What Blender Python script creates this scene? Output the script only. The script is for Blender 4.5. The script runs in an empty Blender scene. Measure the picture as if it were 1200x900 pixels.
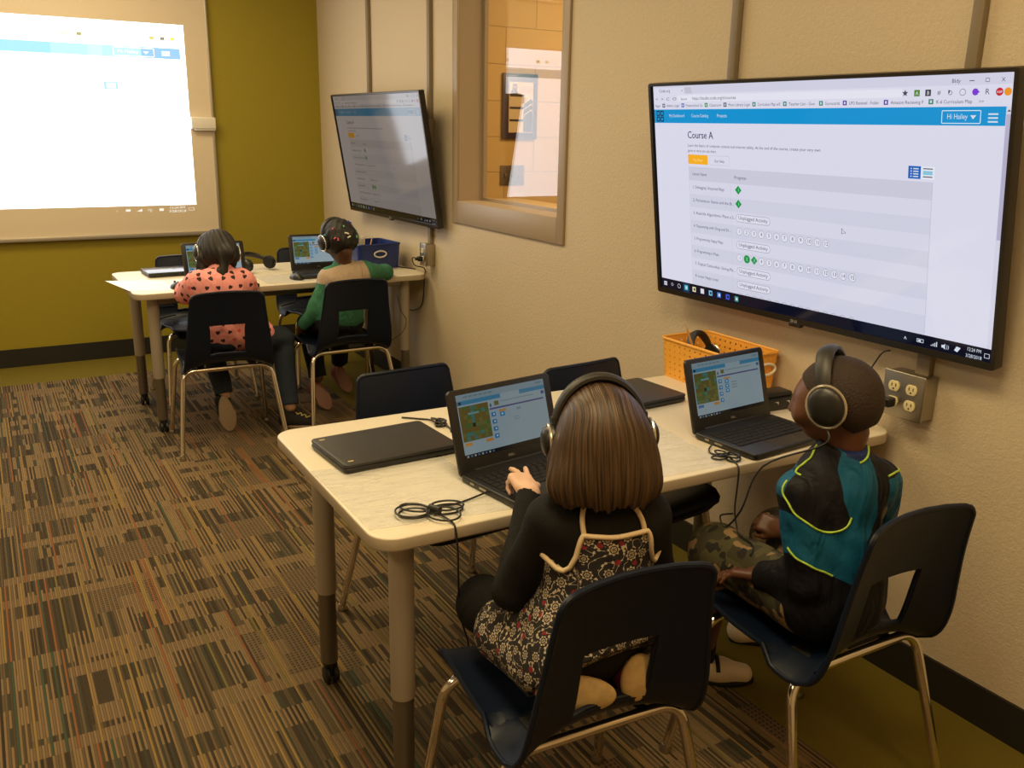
import bpy, bmesh, math, random
import numpy as np
from mathutils import Vector, Matrix

# ------------------------------------------------------------------ camera, light, exposure
scn = bpy.context.scene
COL = scn.collection
def look(yaw, pitch, roll):
    y, p, r = (math.radians(a) for a in (yaw, pitch, roll))
    F = Vector((math.sin(y)*math.cos(p), math.cos(y)*math.cos(p), -math.sin(p)))
    R = Vector((math.cos(y), -math.sin(y), 0)); U = R.cross(F)
    R2 = R*math.cos(r) + U*math.sin(r); U2 = -R*math.sin(r) + U*math.cos(r)
    return Matrix((R2, U2, -F)).transposed()
cd = bpy.data.cameras.new('camera'); cam = bpy.data.objects.new('camera', cd); COL.objects.link(cam)
cd.sensor_fit = 'HORIZONTAL'; cd.sensor_width = 36; cd.lens = 1060.86/1200*36
cd.clip_start = .05; cd.clip_end = 60
cam.matrix_world = Matrix.Translation((-2.081, 0, 1.467)) @ look(30.471, 15.816, 1.102).to_4x4()
scn.camera = cam
scn.view_settings.view_transform = 'Standard'; scn.view_settings.look = 'None'
scn.view_settings.gamma = 1; scn.view_settings.exposure = 0; scn.view_settings.use_curve_mapping = False
scn.cycles.use_denoising = True
scn.cycles.max_bounces = 8; scn.cycles.diffuse_bounces = 5; scn.cycles.glossy_bounces = 4
scn.cycles.sample_clamp_indirect = 6
w = bpy.data.worlds.new('world'); scn.world = w; w.use_nodes = True
w.node_tree.nodes['Background'].inputs[0].default_value = (1, .8, .55, 1)
w.node_tree.nodes['Background'].inputs[1].default_value = .02
WARM = (1, .79, .43)
def area(name, loc, size, power, color=WARM, rot=(0, 0, 0), spread=math.pi):
    l = bpy.data.lights.new(name, 'AREA'); l.shape = 'RECTANGLE'; l.size, l.size_y = size
    l.energy = power; l.color = color; l.spread = spread
    o = bpy.data.objects.new(name, l); o.location = loc; o.rotation_euler = rot; COL.objects.link(o); return o
area('overhead_light', (-1.5, 1.0, 2.66), (.6, 1.2), 34)
area('overhead_light', (-1.5, 3.3, 2.66), (.6, 1.2), 26)
area('overhead_light', (-1.0, -.5, 2.66), (.6, 1.2), 17, (1, .62, .24))  # added unseen fill, warms and brightens the lower right wall
area('overhead_light', (-1.7, 5.0, 2.66), (1.2, .6), 33)  # unseen light added to lift the whiteboard and green wall
area('overhead_light', (-3.6, 1.0, 2.66), (.6, 1.2), 24)
area('overhead_light', (-3.6, 4.2, 2.66), (.6, 1.2), 20)
area('overhead_light', (1.3, 3.4, 2.62), (.6, 1.2), 50, (1, .68, .30))

# ------------------------------------------------------------------ helpers
def obj(name, verts, faces, mats, parent=None, smooth=None, fm=None, loc=None):
    me = bpy.data.meshes.new(name); me.from_pydata([tuple(map(float, v)) for v in verts], [], [tuple(f) for f in faces])
    if not isinstance(mats, (list, tuple)): mats = [mats]
    for m in mats: me.materials.append(m)
    if fm is not None:
        me.polygons.foreach_set('material_index', list(fm))
    if smooth is not None:
        me.polygons.foreach_set('use_smooth', [True]*len(me.polygons))
        if smooth < 180: me.set_sharp_from_angle(angle=math.radians(smooth))
    me.update()
    o = bpy.data.objects.new(name, me); COL.objects.link(o)
    if parent: o.parent = parent
    if loc is not None: o.location = loc
    return o
def tag(o, label, cat, group=None):
    o['label'] = label; o['category'] = cat
    if group: o['group'] = group
    return o
def thing(name, label, cat, loc=(0, 0, 0), rz=0, group=None, s=1):
    o = bpy.data.objects.new(name, None); COL.objects.link(o); o.location = loc; o.rotation_euler = (0, 0, rz)
    o.empty_display_size = .1; o.scale = (s, s, s)
    return tag(o, label, cat, group)
def struct(o): o['kind'] = 'structure'; return o
class MB:
    """collects shapes into ONE mesh"""
    def __init__(s): s.v = []; s.f = []; s.m = []
    def add(s, v, f, mi=0, M=None):
        n = len(s.v)
        s.v += [tuple(M @ Vector(p)) for p in v] if M is not None else [tuple(p) for p in v]
        s.f += [tuple(i+n for i in q) for q in f]; s.m += [mi]*len(f); return s
    def box(s, a, b, mi=0, M=None):
        x0, y0, z0 = a; x1, y1, z1 = b
        v = [(x, y, z) for x in (x0, x1) for y in (y0, y1) for z in (z0, z1)]
        f = [(0, 1, 3, 2), (4, 6, 7, 5), (0, 4, 5, 1), (2, 3, 7, 6), (0, 2, 6, 4), (1, 5, 7, 3)]
        return s.add(v, f, mi, M)
    def bbox(s, a, b, r=.004, seg=3, mi=0, M=None):
        bm = bmesh.new(); bmesh.ops.create_cube(bm, size=1)
        for v in bm.verts:
            v.co = Vector([a[i]+(v.co[i]+.5)*(b[i]-a[i]) for i in range(3)])
        r = min(r, .49*min(abs(b[i]-a[i]) for i in range(3)))
        bmesh.ops.bevel(bm, geom=bm.edges[:], offset=r, segments=seg, profile=.5, affect='EDGES')
        bm.verts.index_update()
        s.add([v.co[:] for v in bm.verts], [[v.index for v in f.verts] for f in bm.faces], mi, M); bm.free(); return s
    def prism(s, poly, z0, z1, bev=0, mi=0, M=None, seg=3):
        """polygon (xy, ccw) extruded in z, bevelled rim"""
        n = len(poly); P = np.array(poly, float)
        def off(d):
            e = np.roll(P, -1, 0)-P; e /= np.maximum(np.linalg.norm(e, axis=1)[:, None], 1e-9)
            nr = np.stack([e[:, 1], -e[:, 0]], 1); nn = nr+np.roll(nr, 1, 0)
            nn /= np.maximum((nn*nn).sum(1)[:, None], .3)/2; return P-nn*d
        rings = []
        if bev:
            for k in range(seg+1):
                a = k/seg*math.pi/2; rings.append((off(bev*(1-math.sin(a))), z0+bev*(1-math.cos(a))))
            for k in range(seg, -1, -1):
                a = k/seg*math.pi/2; rings.append((off(bev*(1-math.sin(a))), z1-bev*(1-math.cos(a))))
        else: rings = [(P, z0), (P, z1)]
        v = [(q[0], q[1], z) for R_, z in rings for q in R_]; f = []
        for k in range(len(rings)-1):
            for i in range(n):
                j = (i+1) % n; f.append((k*n+i, k*n+j, (k+1)*n+j, (k+1)*n+i))
        f.append(tuple(range(n-1, -1, -1))); f.append(tuple((len(rings)-1)*n+i for i in range(n)))
        return s.add(v, f, mi, M)
    def tube(s, pts, r, n=10, mi=0, M=None, closed=False, cap=True):
        P = [Vector(p) for p in pts]; m = len(P)
        rr = r if isinstance(r, (list, tuple)) else [r]*m
        T = []
        for i in range(m):
            a = P[(i-1) % m] if closed or i > 0 else P[i]; b = P[(i+1) % m] if closed or i < m-1 else P[i]
            T.append((b-a).normalized() if (b-a).length > 1e-9 else Vector((0, 0, 1)))
        u = T[0].orthogonal().normalized(); v = []
        for i in range(m):
            u = (u - T[i]*u.dot(T[i]));
            u = u.normalized() if u.length > 1e-6 else T[i].orthogonal().normalized()
            w_ = T[i].cross(u)
            for k in range(n):
                a = 2*math.pi*k/n; v.append(P[i]+(u*math.cos(a)+w_*math.sin(a))*rr[i])
        f = []
        for i in range(m if closed else m-1):
            for k in range(n):
                j = (i+1) % m; f.append((i*n+k, i*n+(k+1) % n, j*n+(k+1) % n, j*n+k))
        if cap and not closed: f.append(tuple(range(n-1, -1, -1))); f.append(tuple((m-1)*n+k for k in range(n)))
        return s.add([tuple(p) for p in v], f, mi, M)
    def lathe(s, prof, n=24, mi=0, M=None):
        v = []; f = []
        for r, z in prof:
            for k in range(n): a = 2*math.pi*k/n; v.append((r*math.cos(a), r*math.sin(a), z))
        for i in range(len(prof)-1):
            for k in range(n): f.append((i*n+k, i*n+(k+1) % n, (i+1)*n+(k+1) % n, (i+1)*n+k))
        f.append(tuple(range(n-1, -1, -1))); f.append(tuple((len(prof)-1)*n+k for k in range(n)))
        return s.add(v, f, mi, M)
    def build(s, name, mats, parent=None, smooth=40, loc=None):
        return obj(name, s.v, s.f, mats, parent, smooth, s.m, loc)
def smooth_path(pts, n=8, closed=False):
    P = [Vector(p) for p in pts]; out = []; m = len(P)
    for i in range(m if closed else m-1):
        if closed: a, b, c, d = P[(i-1) % m], P[i], P[(i+1) % m], P[(i+2) % m]
        else: a, b, c, d = P[max(i-1, 0)], P[i], P[i+1], P[min(i+2, m-1)]
        for k in range(n):
            t = k/n
            out.append(.5*((2*b)+(c-a)*t+(2*a-5*b+4*c-d)*t*t+(-a+3*b-3*c+d)*t**3))
    if not closed: out.append(P[-1])
    return out
def fillet(pts, r, n=6):
    P = [Vector(p) for p in pts]; out = [P[0]]
    for i in range(1, len(P)-1):
        a = (P[i-1]-P[i]); b = (P[i+1]-P[i]); d = min(r, a.length*.49, b.length*.49)
        A = P[i]+a.normalized()*d; B = P[i]+b.normalized()*d
        for k in range(n+1):
            t = k/n; out.append(A*(1-t)**2+P[i]*2*t*(1-t)+B*t*t)
    return out+[P[-1]]
def rrect(x0, y0, x1, y1, r, n=6):
    out = []
    for cx, cy, a0 in ((x1-r, y0+r, -90), (x1-r, y1-r, 0), (x0+r, y1-r, 90), (x0+r, y0+r, 180)):
        for k in range(n+1):
            a = math.radians(a0+90*k/n); out.append((cx+r*math.cos(a), cy+r*math.sin(a)))
    return out
# ------------------------------------------------------------------ materials
def newmat(name):
    m = bpy.data.materials.new(name); m.use_nodes = True; return m, m.node_tree, m.node_tree.nodes['Principled BSDF']
def mat(name, col, rough=.5, metal=0, spec=.5, bump=0, scale=200, alpha=1, trans=0, emit=None, es=0, var=0, coat=0):
    m, nt, b = newmat(name)
    b.inputs['Base Color'].default_value = (*col, 1); b.inputs['Roughness'].default_value = rough
    b.inputs['Metallic'].default_value = metal; b.inputs['Specular IOR Level'].default_value = spec
    b.inputs['Alpha'].default_value = alpha; b.inputs['Transmission Weight'].default_value = trans
    b.inputs['Coat Weight'].default_value = coat
    if emit: b.inputs['Emission Color'].default_value = (*emit, 1); b.inputs['Emission Strength'].default_value = es
    if bump or var:
        tc = nt.nodes.new('ShaderNodeTexCoord'); nz = nt.nodes.new('ShaderNodeTexNoise'); nz.inputs['Scale'].default_value = scale
        nz.inputs['Detail'].default_value = 3; nt.links.new(tc.outputs['Object'], nz.inputs['Vector'])
        if bump:
            bp = nt.nodes.new('ShaderNodeBump'); bp.inputs['Strength'].default_value = bump; bp.inputs['Distance'].default_value = .004
            nt.links.new(nz.outputs['Fac'], bp.inputs['Height']); nt.links.new(bp.outputs[0], b.inputs['Normal'])
        if var:
            mx = nt.nodes.new('ShaderNodeMix'); mx.data_type = 'RGBA'
            mx.inputs[6].default_value = (*[c*(1-var) for c in col], 1); mx.inputs[7].default_value = (*[min(1, c*(1+var)) for c in col], 1)
            nt.links.new(nz.outputs['Fac'], mx.inputs[0]); nt.links.new(mx.outputs[2], b.inputs['Base Color'])
    return m
class NG:
    """tiny node-graph helper"""
    def __init__(s, nt): s.nt = nt
    def n(s, t, **k):
        nd = s.nt.nodes.new('ShaderNode'+t)
        for a, b in k.items(): setattr(nd, a, b)
        return nd
    def L(s, a, b): s.nt.links.new(a, b)
    def m(s, op, a, b=None, c=None):
        nd = s.n('Math', operation=op)
        for i, v in enumerate((a, b, c)):
            if v is None: continue
            if isinstance(v, (int, float)): nd.inputs[i].default_value = v
            else: s.L(v, nd.inputs[i])
        return nd.outputs[0]
    def mix(s, f, a, b):
        nd = s.n('Mix', data_type='RGBA')
        for sock, v in ((nd.inputs[0], f), (nd.inputs[6], a), (nd.inputs[7], b)):
            if isinstance(v, (int, float)): sock.default_value = v
            elif isinstance(v, tuple): sock.default_value = (*v, 1)
            else: s.L(v, sock)
        return nd.outputs[2]
    def comb(s, x, y=0, z=0):
        nd = s.n('CombineXYZ')
        for i, v in enumerate((x, y, z)):
            if isinstance(v, (int, float)): nd.inputs[i].default_value = v
            else: s.L(v, nd.inputs[i])
        return nd.outputs[0]
    def white(s, v):
        nd = s.n('TexWhiteNoise'); s.L(v, nd.inputs['Vector']); return nd.outputs['Value']
    def ramp(s, f, stops, const=True):
        nd = s.n('ValToRGB'); cr = nd.color_ramp; cr.interpolation = 'CONSTANT' if const else 'LINEAR'
        while len(cr.elements) < len(stops): cr.elements.new(.5)
        for e, (p, c) in zip(cr.elements, stops): e.position = p; e.color = (*c, 1)
        s.L(f, nd.inputs[0]); return nd.outputs[0]

def wall_material(name, col, scale=190, strength=.35):
    m, nt, b = newmat(name); g = NG(nt)
    tc = g.n('TexCoord'); nz = g.n('TexNoise'); nz.inputs['Scale'].default_value = scale; nz.inputs['Detail'].default_value = 2
    g.L(tc.outputs['Object'], nz.inputs['Vector'])
    nz2 = g.n('TexNoise'); nz2.inputs['Scale'].default_value = scale*.45; g.L(tc.outputs['Object'], nz2.inputs['Vector'])
    bp = g.n('Bump'); bp.inputs['Strength'].default_value = strength; bp.inputs['Distance'].default_value = .004
    g.L(g.m('ADD', nz.outputs['Fac'], nz2.outputs['Fac']), bp.inputs['Height']); g.L(bp.outputs[0], b.inputs['Normal'])
    c = g.mix(nz2.outputs['Fac'], tuple(x*.94 for x in col), tuple(min(1, x*1.06) for x in col)); g.L(c, b.inputs['Base Color'])
    b.inputs['Roughness'].default_value = .55; b.inputs['Specular IOR Level'].default_value = .3
    return m
M_wall = wall_material('cream_wall', (.59, .49, .355))
M_green = wall_material('green_wall', (.31, .245, .022), 260, .12)
M_ceil = mat('ceiling_white', (.75, .72, .66), .9)

def carpet_material():
    m, nt, b = newmat('striped_carpet'); g = NG(nt)
    tc = g.n('TexCoord'); sp = g.n('SeparateXYZ'); g.L(tc.outputs['Object'], sp.inputs[0]); X, Y = sp.outputs[0], sp.outputs[1]
    TY = .49; PT = .0064
    Y = g.m('ADD', Y, TY-.17); X = g.m('ADD', X, 10)
    ty = g.m('FLOOR', g.m('DIVIDE', Y, TY))
    yarn = g.m('FLOOR', g.m('DIVIDE', X, PT)); fx = g.m('FRACT', g.m('DIVIDE', X, PT))
    odd = g.m('GREATER_THAN', g.m('FRACT', g.m('MULTIPLY', yarn, .5)), .25)
    tan, tan2, dk = (.262, .172, .088), (.190, .130, .072), (.056, .042, .028)
    r1 = g.white(g.comb(yarn, ty, 3.1)); r2 = g.white(g.comb(g.m('FLOOR', g.m('DIVIDE', yarn, 2)), ty, 8.8))
    darks = g.ramp(r1, [(0, (.048, .035, .024)), (.24, (.082, .060, .036)), (.44, (.125, .092, .052)), (.58, (.050, .054, .038)), (.70, (.15, .105, .058)), (.82, (.24, .165, .082)), (.94, (.035, .028, .02))])
    mixed = g.ramp(r2, [(0, dk), (.35, (.24, .165, .082)), (.6, (.105, .08, .045)), (.78, (.052, .058, .04)), (.86, tan)])
    alt = g.mix(odd, tan, darks)
    dash = g.m('GREATER_THAN', g.m('FRACT', g.m('DIVIDE', Y, .0136)), .5)
    dashed = g.mix(g.m('MULTIPLY', dash, odd), tan2, dk)
    solid = g.mix(odd, tan, tan2)
    def blocks(wx, wy, seed):
        off = g.m('MULTIPLY', g.white(g.comb(g.m('FLOOR', g.m('DIVIDE', Y, wy)), seed, 1.3)), wx)
        return g.white(g.comb(g.m('FLOOR', g.m('DIVIDE', g.m('ADD', X, off), wx)), g.m('FLOOR', g.m('DIVIDE', Y, wy)), seed))
    base = darks
    b0 = blocks(.115, TY, 5.5)
    base = g.mix(g.m('GREATER_THAN', b0, .30), base, mixed); base = g.mix(g.m('GREATER_THAN', b0, .70), base, alt)
    b1 = blocks(.101, TY/6, 7.7); b2 = blocks(.245, TY/9, 2.2); b3 = blocks(.20, TY/3, 9.4)
    base = g.mix(g.m('GREATER_THAN', b1, .78), base, alt)
    base = g.mix(g.m('LESS_THAN', b1, .24), base, darks)
    base = g.mix(g.m('GREATER_THAN', b3, .88), base, dashed)
    base = g.mix(g.m('GREATER_THAN', b2, .93), base, solid)
    base = g.mix(g.m('GREATER_THAN', blocks(.072, TY/6, 12.3), .94), base, solid)
    ra = g.white(g.comb(yarn, ty, 44.4))
    acc = g.ramp(g.m('FRACT', g.m('MULTIPLY', ra, 977)), [(0, (.31, .20, .065)), (.36, (.27, .105, .045)), (.62, (.05, .085, .055)), (.76, (.32, .20, .07)), (.9, (.20, .16, .05))])
    base = g.mix(g.m('GREATER_THAN', ra, .90), base, acc)
    base = g.mix(g.m('MULTIPLY', g.m('GREATER_THAN', fx, .74), .55), base, (.045, .032, .02))
    # yarn mottling
    nz = g.n('TexNoise'); nz.inputs['Scale'].default_value = 420; nz.inputs['Detail'].default_value = 2; g.L(tc.outputs['Object'], nz.inputs['Vector'])
    base = g.mix(g.m('MULTIPLY', nz.outputs['Fac'], .40), base, (.06, .042, .024))
    g.L(base, b.inputs['Base Color'])
    h = g.m('ADD', nz.outputs['Fac'], g.m('MULTIPLY', g.m('SINE', g.m('MULTIPLY', X, 2*math.pi/.0064)), .35))
    bp = g.n('Bump'); bp.inputs['Strength'].default_value = .5; bp.inputs['Distance'].default_value = .004
    g.L(h, bp.inputs['Height']); g.L(bp.outputs[0], b.inputs['Normal'])
    b.inputs['Roughness'].default_value = .95; b.inputs['Specular IOR Level'].default_value = .1
    return m
M_carpet = carpet_material()
M_border = mat('olive_carpet', (.150, .115, .018), .95, spec=.1, bump=.5, scale=420, var=.35)
M_black = mat('black_rubber', (.014, .012, .010), .55)
M_bplastic = mat('black_plastic', (.014, .0135, .013), .38)
M_bmatte = mat('matte_black', (.012, .012, .012), .7, spec=.3)
M_lid = mat('laptop_lid', (.022, .020, .018), .42, bump=.15, scale=900)
M_steel = mat('brushed_steel', (.42, .38, .31), .38, metal=1, bump=.05, scale=120)
M_chrome = mat('chrome', (.82, .77, .70), .13, metal=1)
M_alu = mat('aluminium', (.50, .45, .38), .4, metal=.6)
M_frame = mat('taupe_steel_frame', (.36, .28, .20), .42, spec=.5)
M_shell = mat('navy_plastic', (.0035, .0078, .021), .42, spec=.32, bump=.12, scale=700)
M_top = mat('cream_laminate', (.72, .645, .51), .38, spec=.4, var=.03, scale=3)
M_edge = mat('table_edge_band', (.47, .39, .29), .45)
M_leg = mat('table_leg_paint', (.40, .34, .27), .4)
M_legd = mat('table_leg_steel', (.20, .17, .13), .3, metal=.7)
M_rubber = mat('caster_rubber', (.01, .01, .01), .5)
M_board = mat('whiteboard_surface', (.72, .61, .47), .45, spec=.3)
M_white = mat('white_plastic', (.78, .74, .66), .4)
M_raceway = mat('raceway_paint', (.235, .185, .125), .45)
M_ivory = mat('ivory_plastic', (.72, .62, .36), .35)
M_dark = mat('slot_dark', (.02, .015, .01), .6)

# emissive screen inks
_ink = {}
def ink(col, s=1.0, rough=.12):
    k = (col, round(s, 3), rough)
    if k not in _ink:
        m, nt, b = newmat('screen_ink'); b.inputs['Base Color'].default_value = (.004, .004, .005, 1)
        b.inputs['Roughness'].default_value = rough; b.inputs['Specular IOR Level'].default_value = .5
        b.inputs['Emission Color'].default_value = (*col, 1); b.inputs['Emission Strength'].default_value = s
        _ink[k] = m
    return _ink[k]
def srgb(r, g, b_):
    f = lambda c: (c/255/12.92 if c/255 <= .04045 else ((c/255+.055)/1.055)**2.4)
    return (round(f(r), 4), round(f(g), 4), round(f(b_), 4))
_txt = {}
def text_mesh(s):
    if s not in _txt:
        c = bpy.data.curves.new('t', 'FONT'); c.body = s; c.size = 1; c.resolution_u = 2
        o = bpy.data.objects.new('t', c); me = o.to_mesh()
        v = np.array([p.co[:] for p in me.vertices]) if len(me.vertices) else np.zeros((0, 3))
        f = [tuple(p.vertices) for p in me.polygons]; o.to_mesh_clear(); bpy.data.objects.remove(o); bpy.data.curves.remove(c)
        _txt[s] = (v, f)
    return _txt[s]
class Canvas:
    """a flat picture made of coloured shapes; u right 0..1, v down 0..1 over width W, height H; lies in the xz plane facing -y"""
    def __init__(s, W, H, gain=1, rough=.12, lit=True, tint=(1, 1, 1)):
        s.W, s.H, s.gain, s.rough, s.lit = W, H, gain, rough, lit; s.v = []; s.f = []; s.m = []; s.mats = []; s.idx = {}
        s.step = .00012; s.tint = tint
    def mi(s, col):
        if col not in s.idx:
            s.idx[col] = len(s.mats)
            s.mats.append(ink(tuple(a*b_ for a, b_ in zip(col, s.tint)), s.gain, s.rough) if s.lit else mat('printed_ink', col, .5))
        return s.idx[col]
    def raw(s, pts, faces, col, layer):
        n = len(s.v); s.v += [(x, -layer*s.step, z) for x, z in pts]; s.f += [tuple(i+n for i in f) for f in faces]; s.m += [s.mi(col)]*len(faces)
    def P(s, u, v): return ((u-.5)*s.W, (.5-v)*s.H)
    def rect(s, u0, v0, u1, v1, col, layer=1):
        s.raw([s.P(u0, v1), s.P(u1, v1), s.P(u1, v0), s.P(u0, v0)], [(0, 1, 2, 3)], col, layer)
    def poly(s, uv, col, layer=1):
        pts = [s.P(*p) for p in uv]
        A = sum(pts[i-1][0]*pts[i][1]-pts[i][0]*pts[i-1][1] for i in range(len(pts)))
        if A < 0: pts = pts[::-1]
        s.raw(pts, [tuple(range(len(pts)))], col, layer)
    def disc(s, u, v, r, col, layer=1, n=18):     # r in metres
        cx, cz = s.P(u, v); s.raw([(cx+r*math.cos(2*math.pi*k/n), cz+r*math.sin(2*math.pi*k/n)) for k in range(n)], [tuple(range(n))], col, layer)
    def ring(s, u, v, r, t, col, layer=1, n=20, a0=0, a1=360):
        cx, cz = s.P(u, v); pts = []; f = []
        for k in range(n+1):
            a = math.radians(a0+(a1-a0)*k/n); pts += [(cx+r*math.cos(a), cz+r*math.sin(a)), (cx+(r-t)*math.cos(a), cz+(r-t)*math.sin(a))]
        for k in range(n): f.append((2*k, 2*k+2, 2*k+3, 2*k+1))
        s.raw(pts, f, col, layer)
    def pill(s, u0, v0, u1, v1, col, t, layer=1, fill=None, rad=None):
        x0, z1 = s.P(u0, v0); x1, z0 = s.P(u1, v1); r = rad or (z1-z0)/2*.98
        A = rrect(x0, z0, x1, z1, r, 5)
        if fill: s.raw(A, [tuple(range(len(A)))], fill, layer)
        B = rrect(x0+t, z0+t, x1-t, z1-t, max(r-t, .0002), 5); n = len(A)
        s.raw(A+B, [(i, (i+1) % n, n+(i+1) % n, n+i) for i in range(n)], col, layer+1)
    def text(s, t, u, v, h, col, layer=2, align='l', fit=None):
        """h: capital height as a fraction of H; v: baseline; fit: right end u"""
        V, F = text_mesh(t)
        if not len(V): return
        k = h*s.H/.72; x, z = s.P(u, v); wdt = V[:, 0].max()
        kx = k
        if fit: kx = (s.P(fit, 0)[0]-x)/wdt
        ox = 0 if align == 'l' else (-wdt*kx/2 if align == 'c' else -wdt*kx)
        s.raw([(x+ox+p[0]*kx, z+p[1]*k) for p in V], F, col, layer)
    def build(s, name, parent=None, M=None):
        v = [tuple(M @ Vector(p)) for p in s.v] if M is not None else s.v
        return obj(name, v, s.f, s.mats, parent, None, s.m)

# ------------------------------------------------------------------ the room
YB, XL, YF, ZC = 6.15, -5.2, -1.6, 2.72
WY0, WY1, WZ0, WZ1 = 3.13, 4.145, 1.003, 2.35       # outer edge of the window frame
def wall_box(name, boxes, m):
    b = MB()
    for a, c in boxes: b.box(a, c)
    return struct(b.build(name, m, smooth=None))
fb = MB(); fb.box((XL, YF, -.05), (-.45, YB-.445, 0)); struct(fb.build('floor', M_carpet, smooth=None))
fb = MB(); fb.box((-.45, YF, -.05), (0, YB, 0)); fb.box((XL, YB-.445, -.05), (-.45, YB, 0))
struct(fb.build('trim_1', M_border, smooth=None))
wall_box('wall_right', [((0, YF, 0), (.14, WY0+.02, ZC)), ((0, WY1-.02, 0), (.14, YB+.14, ZC)),
                        ((0, WY0+.02, 0), (.14, WY1-.02, WZ0+.02)), ((0, WY0+.02, WZ1-.02), (.14, WY1-.02, ZC))], M_wall)
wall_box('wall_back', [((XL, YB, 0), (0, YB+.14, ZC))], M_green)
wall_box('wall_left', [((XL-.14, YF, 0), (XL, YB+.14, ZC))], M_wall)
wall_box('wall_front', [((XL, YF-.14, 0), (.14, YF, ZC))], M_wall)
wall_box('ceiling', [((XL-.14, YF-.14, ZC), (3.4, YB+1.5, ZC+.1))], M_ceil)
def base(name, poly, z1=.111):
    b = MB(); b.prism(poly, 0, z1); return struct(b.build(name, M_black, smooth=None))
base('baseboard_right', [(-.009, YF), (0, YF), (0, YB), (-.009, YB)])
base('baseboard_back', [(XL, YB-.009), (-.009, YB-.009), (-.009, YB), (XL, YB)])
# neighbouring room seen through the window
def block_wall():
    m, nt, b = newmat('painted_block'); g = NG(nt); tc = g.n('TexCoord'); sp = g.n('SeparateXYZ'); g.L(tc.outputs['Object'], sp.inputs[0])
    br = g.n('TexBrick'); g.L(g.comb(g.m('ADD', sp.outputs[0], .17), g.m('ADD', sp.outputs[2], -.012)), br.inputs['Vector'])
    br.inputs['Scale'].default_value = 1; br.inputs['Brick Width'].default_value = .4; br.inputs['Row Height'].default_value = .2
    br.inputs['Mortar Size'].default_value = .004; br.inputs['Mortar Smooth'].default_value = .6; br.offset = .5
    br.inputs['Color1'].default_value = (.60, .40, .15, 1); br.inputs['Color2'].default_value = (.57, .38, .14, 1); br.inputs['Mortar'].default_value = (.46, .30, .11, 1)
    g.L(br.outputs['Color'], b.inputs['Base Color'])
    bp = g.n('Bump'); bp.invert = True; bp.inputs['Strength'].default_value = .6; bp.inputs['Distance'].default_value = .006; g.L(br.outputs['Fac'], bp.inputs['Height'])
    g.L(bp.outputs[0], b.inputs['Normal']); b.inputs['Roughness'].default_value = .5; return m
M_block = block_wall(); EY = 4.75
wall_box('wall_corridor_end', [((.14, EY, 0), (3.3, EY+.1, ZC))], M_block)
wall_box('wall_corridor_side', [((3.3, YF, 0), (3.4, EY+.1, ZC))], M_block)
wall_box('wall_corridor_near', [((.14, YF-.14, 0), (3.3, YF, ZC))], M_block)
wall_box('trim_2', [((.14, YF, -.05), (3.3, EY, 0))], mat('corridor_floor', (.3, .25, .18), .4))
# window: pressed steel frame, pane, inner sill
win = bpy.data.objects.new('window_1', None); COL.objects.link(win); win.location = (0, WY0, WZ0); struct(win)
def loc_y(y): return y-WY0
b = MB(); fo = -.012; y0, y1, z0, z1 = 0, WY1-WY0, 0, WZ1-WZ0
for (ya, yb, za, zb) in ((0, .052, 0, z1), (y1-.052, y1, 0, z1), (.052, y1-.052, 0, .108), (.052, y1-.052, z1-.052, z1)):
    b.bbox((fo, ya, za), (.0, yb, zb), .003, 2)
# jamb returns and stops
b.box((0, .04, .09), (.15, .052, z1-.04)); b.box((0, y1-.052, .09), (.15, y1-.04, z1-.04))
b.box((0, .052, .096), (.15, y1-.052, .108)); b.box((0, .052, z1-.052), (.15, y1-.052, z1-.04))
for (ya, yb) in ((.052, .066), (y1-.066, y1-.052)): b.box((.131, ya, .108), (.150, yb, z1-.052))
b.box((.131, .066, .108), (.15, y1-.066, .122))
b.build('window_frame', M_frame, win, smooth=30)
b = MB(); b.box((.124, .053, .109), (.130, y1-.053, z1-.053))
M_glass, nt, bs = newmat('window_glass')
bs.inputs['Base Color'].default_value = (1, 1, 1, 1); bs.inputs['Roughness'].default_value = .0; bs.inputs['Transmission Weight'].default_value = 1; bs.inputs['IOR'].default_value = 1.52
g_ = NG(nt); gl = g_.n('BsdfGlossy'); gl.inputs['Roughness'].default_value = 0; tr = g_.n('BsdfTransparent'); lw = g_.n('LayerWeight'); lw.inputs['Blend'].default_value = .5; fr = g_.m('ADD', .07, g_.m('MULTIPLY', .9, g_.m('POWER', lw.outputs['Facing'], 4)))
ms = g_.n('MixShader'); g_.L(fr, ms.inputs[0]); g_.L(tr.outputs[0], ms.inputs[1]); g_.L(gl.outputs[0], ms.inputs[2])
g_.L(ms.outputs[0], nt.nodes['Material Output'].inputs[0])
b.build('pane', M_glass, win, smooth=None)
b = MB(); b.bbox((.151, .02, .085), (.36, y1-.02, .112), .004, 2); b.build('window_sill', mat('sill_wood', (.56, .42, .24), .35), win)
# wall raceways (surface conduit)
def raceway(y, za, zb, label, wd=.030, dp=.022, extra=()):
    t = thing('wall_raceway', label, 'cable raceway', (0, y, za))
    b = MB(); b.bbox((-dp, -wd/2, 0), (0, wd/2, zb-za), .003, 2); b.build('channel', M_raceway, t)
    for (z0_, z1_, w_, d_) in extra:
        b = MB(); b.bbox((-d_, -w_/2, z0_-za), (0, w_/2, z1_-za), .005, 2); b.build('junction_box', M_raceway, t)
    return t
raceway(5.223, 1.50, ZC, 'leftmost brown raceway running down the wall behind the small far screen')
raceway(4.40, 1.30, ZC, 'brown raceway between the far screen and the window, with a junction box', extra=((1.36, 1.50, .07, .045),))
raceway(4.40, .862, .95, 'short brown raceway dropping from the far screen to the outlet box')
raceway(2.211, 1.45, ZC, 'brown raceway above the left part of the large near screen')
raceway(1.407, 1.40, ZC, 'rightmost brown raceway above the large near screen')
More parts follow.
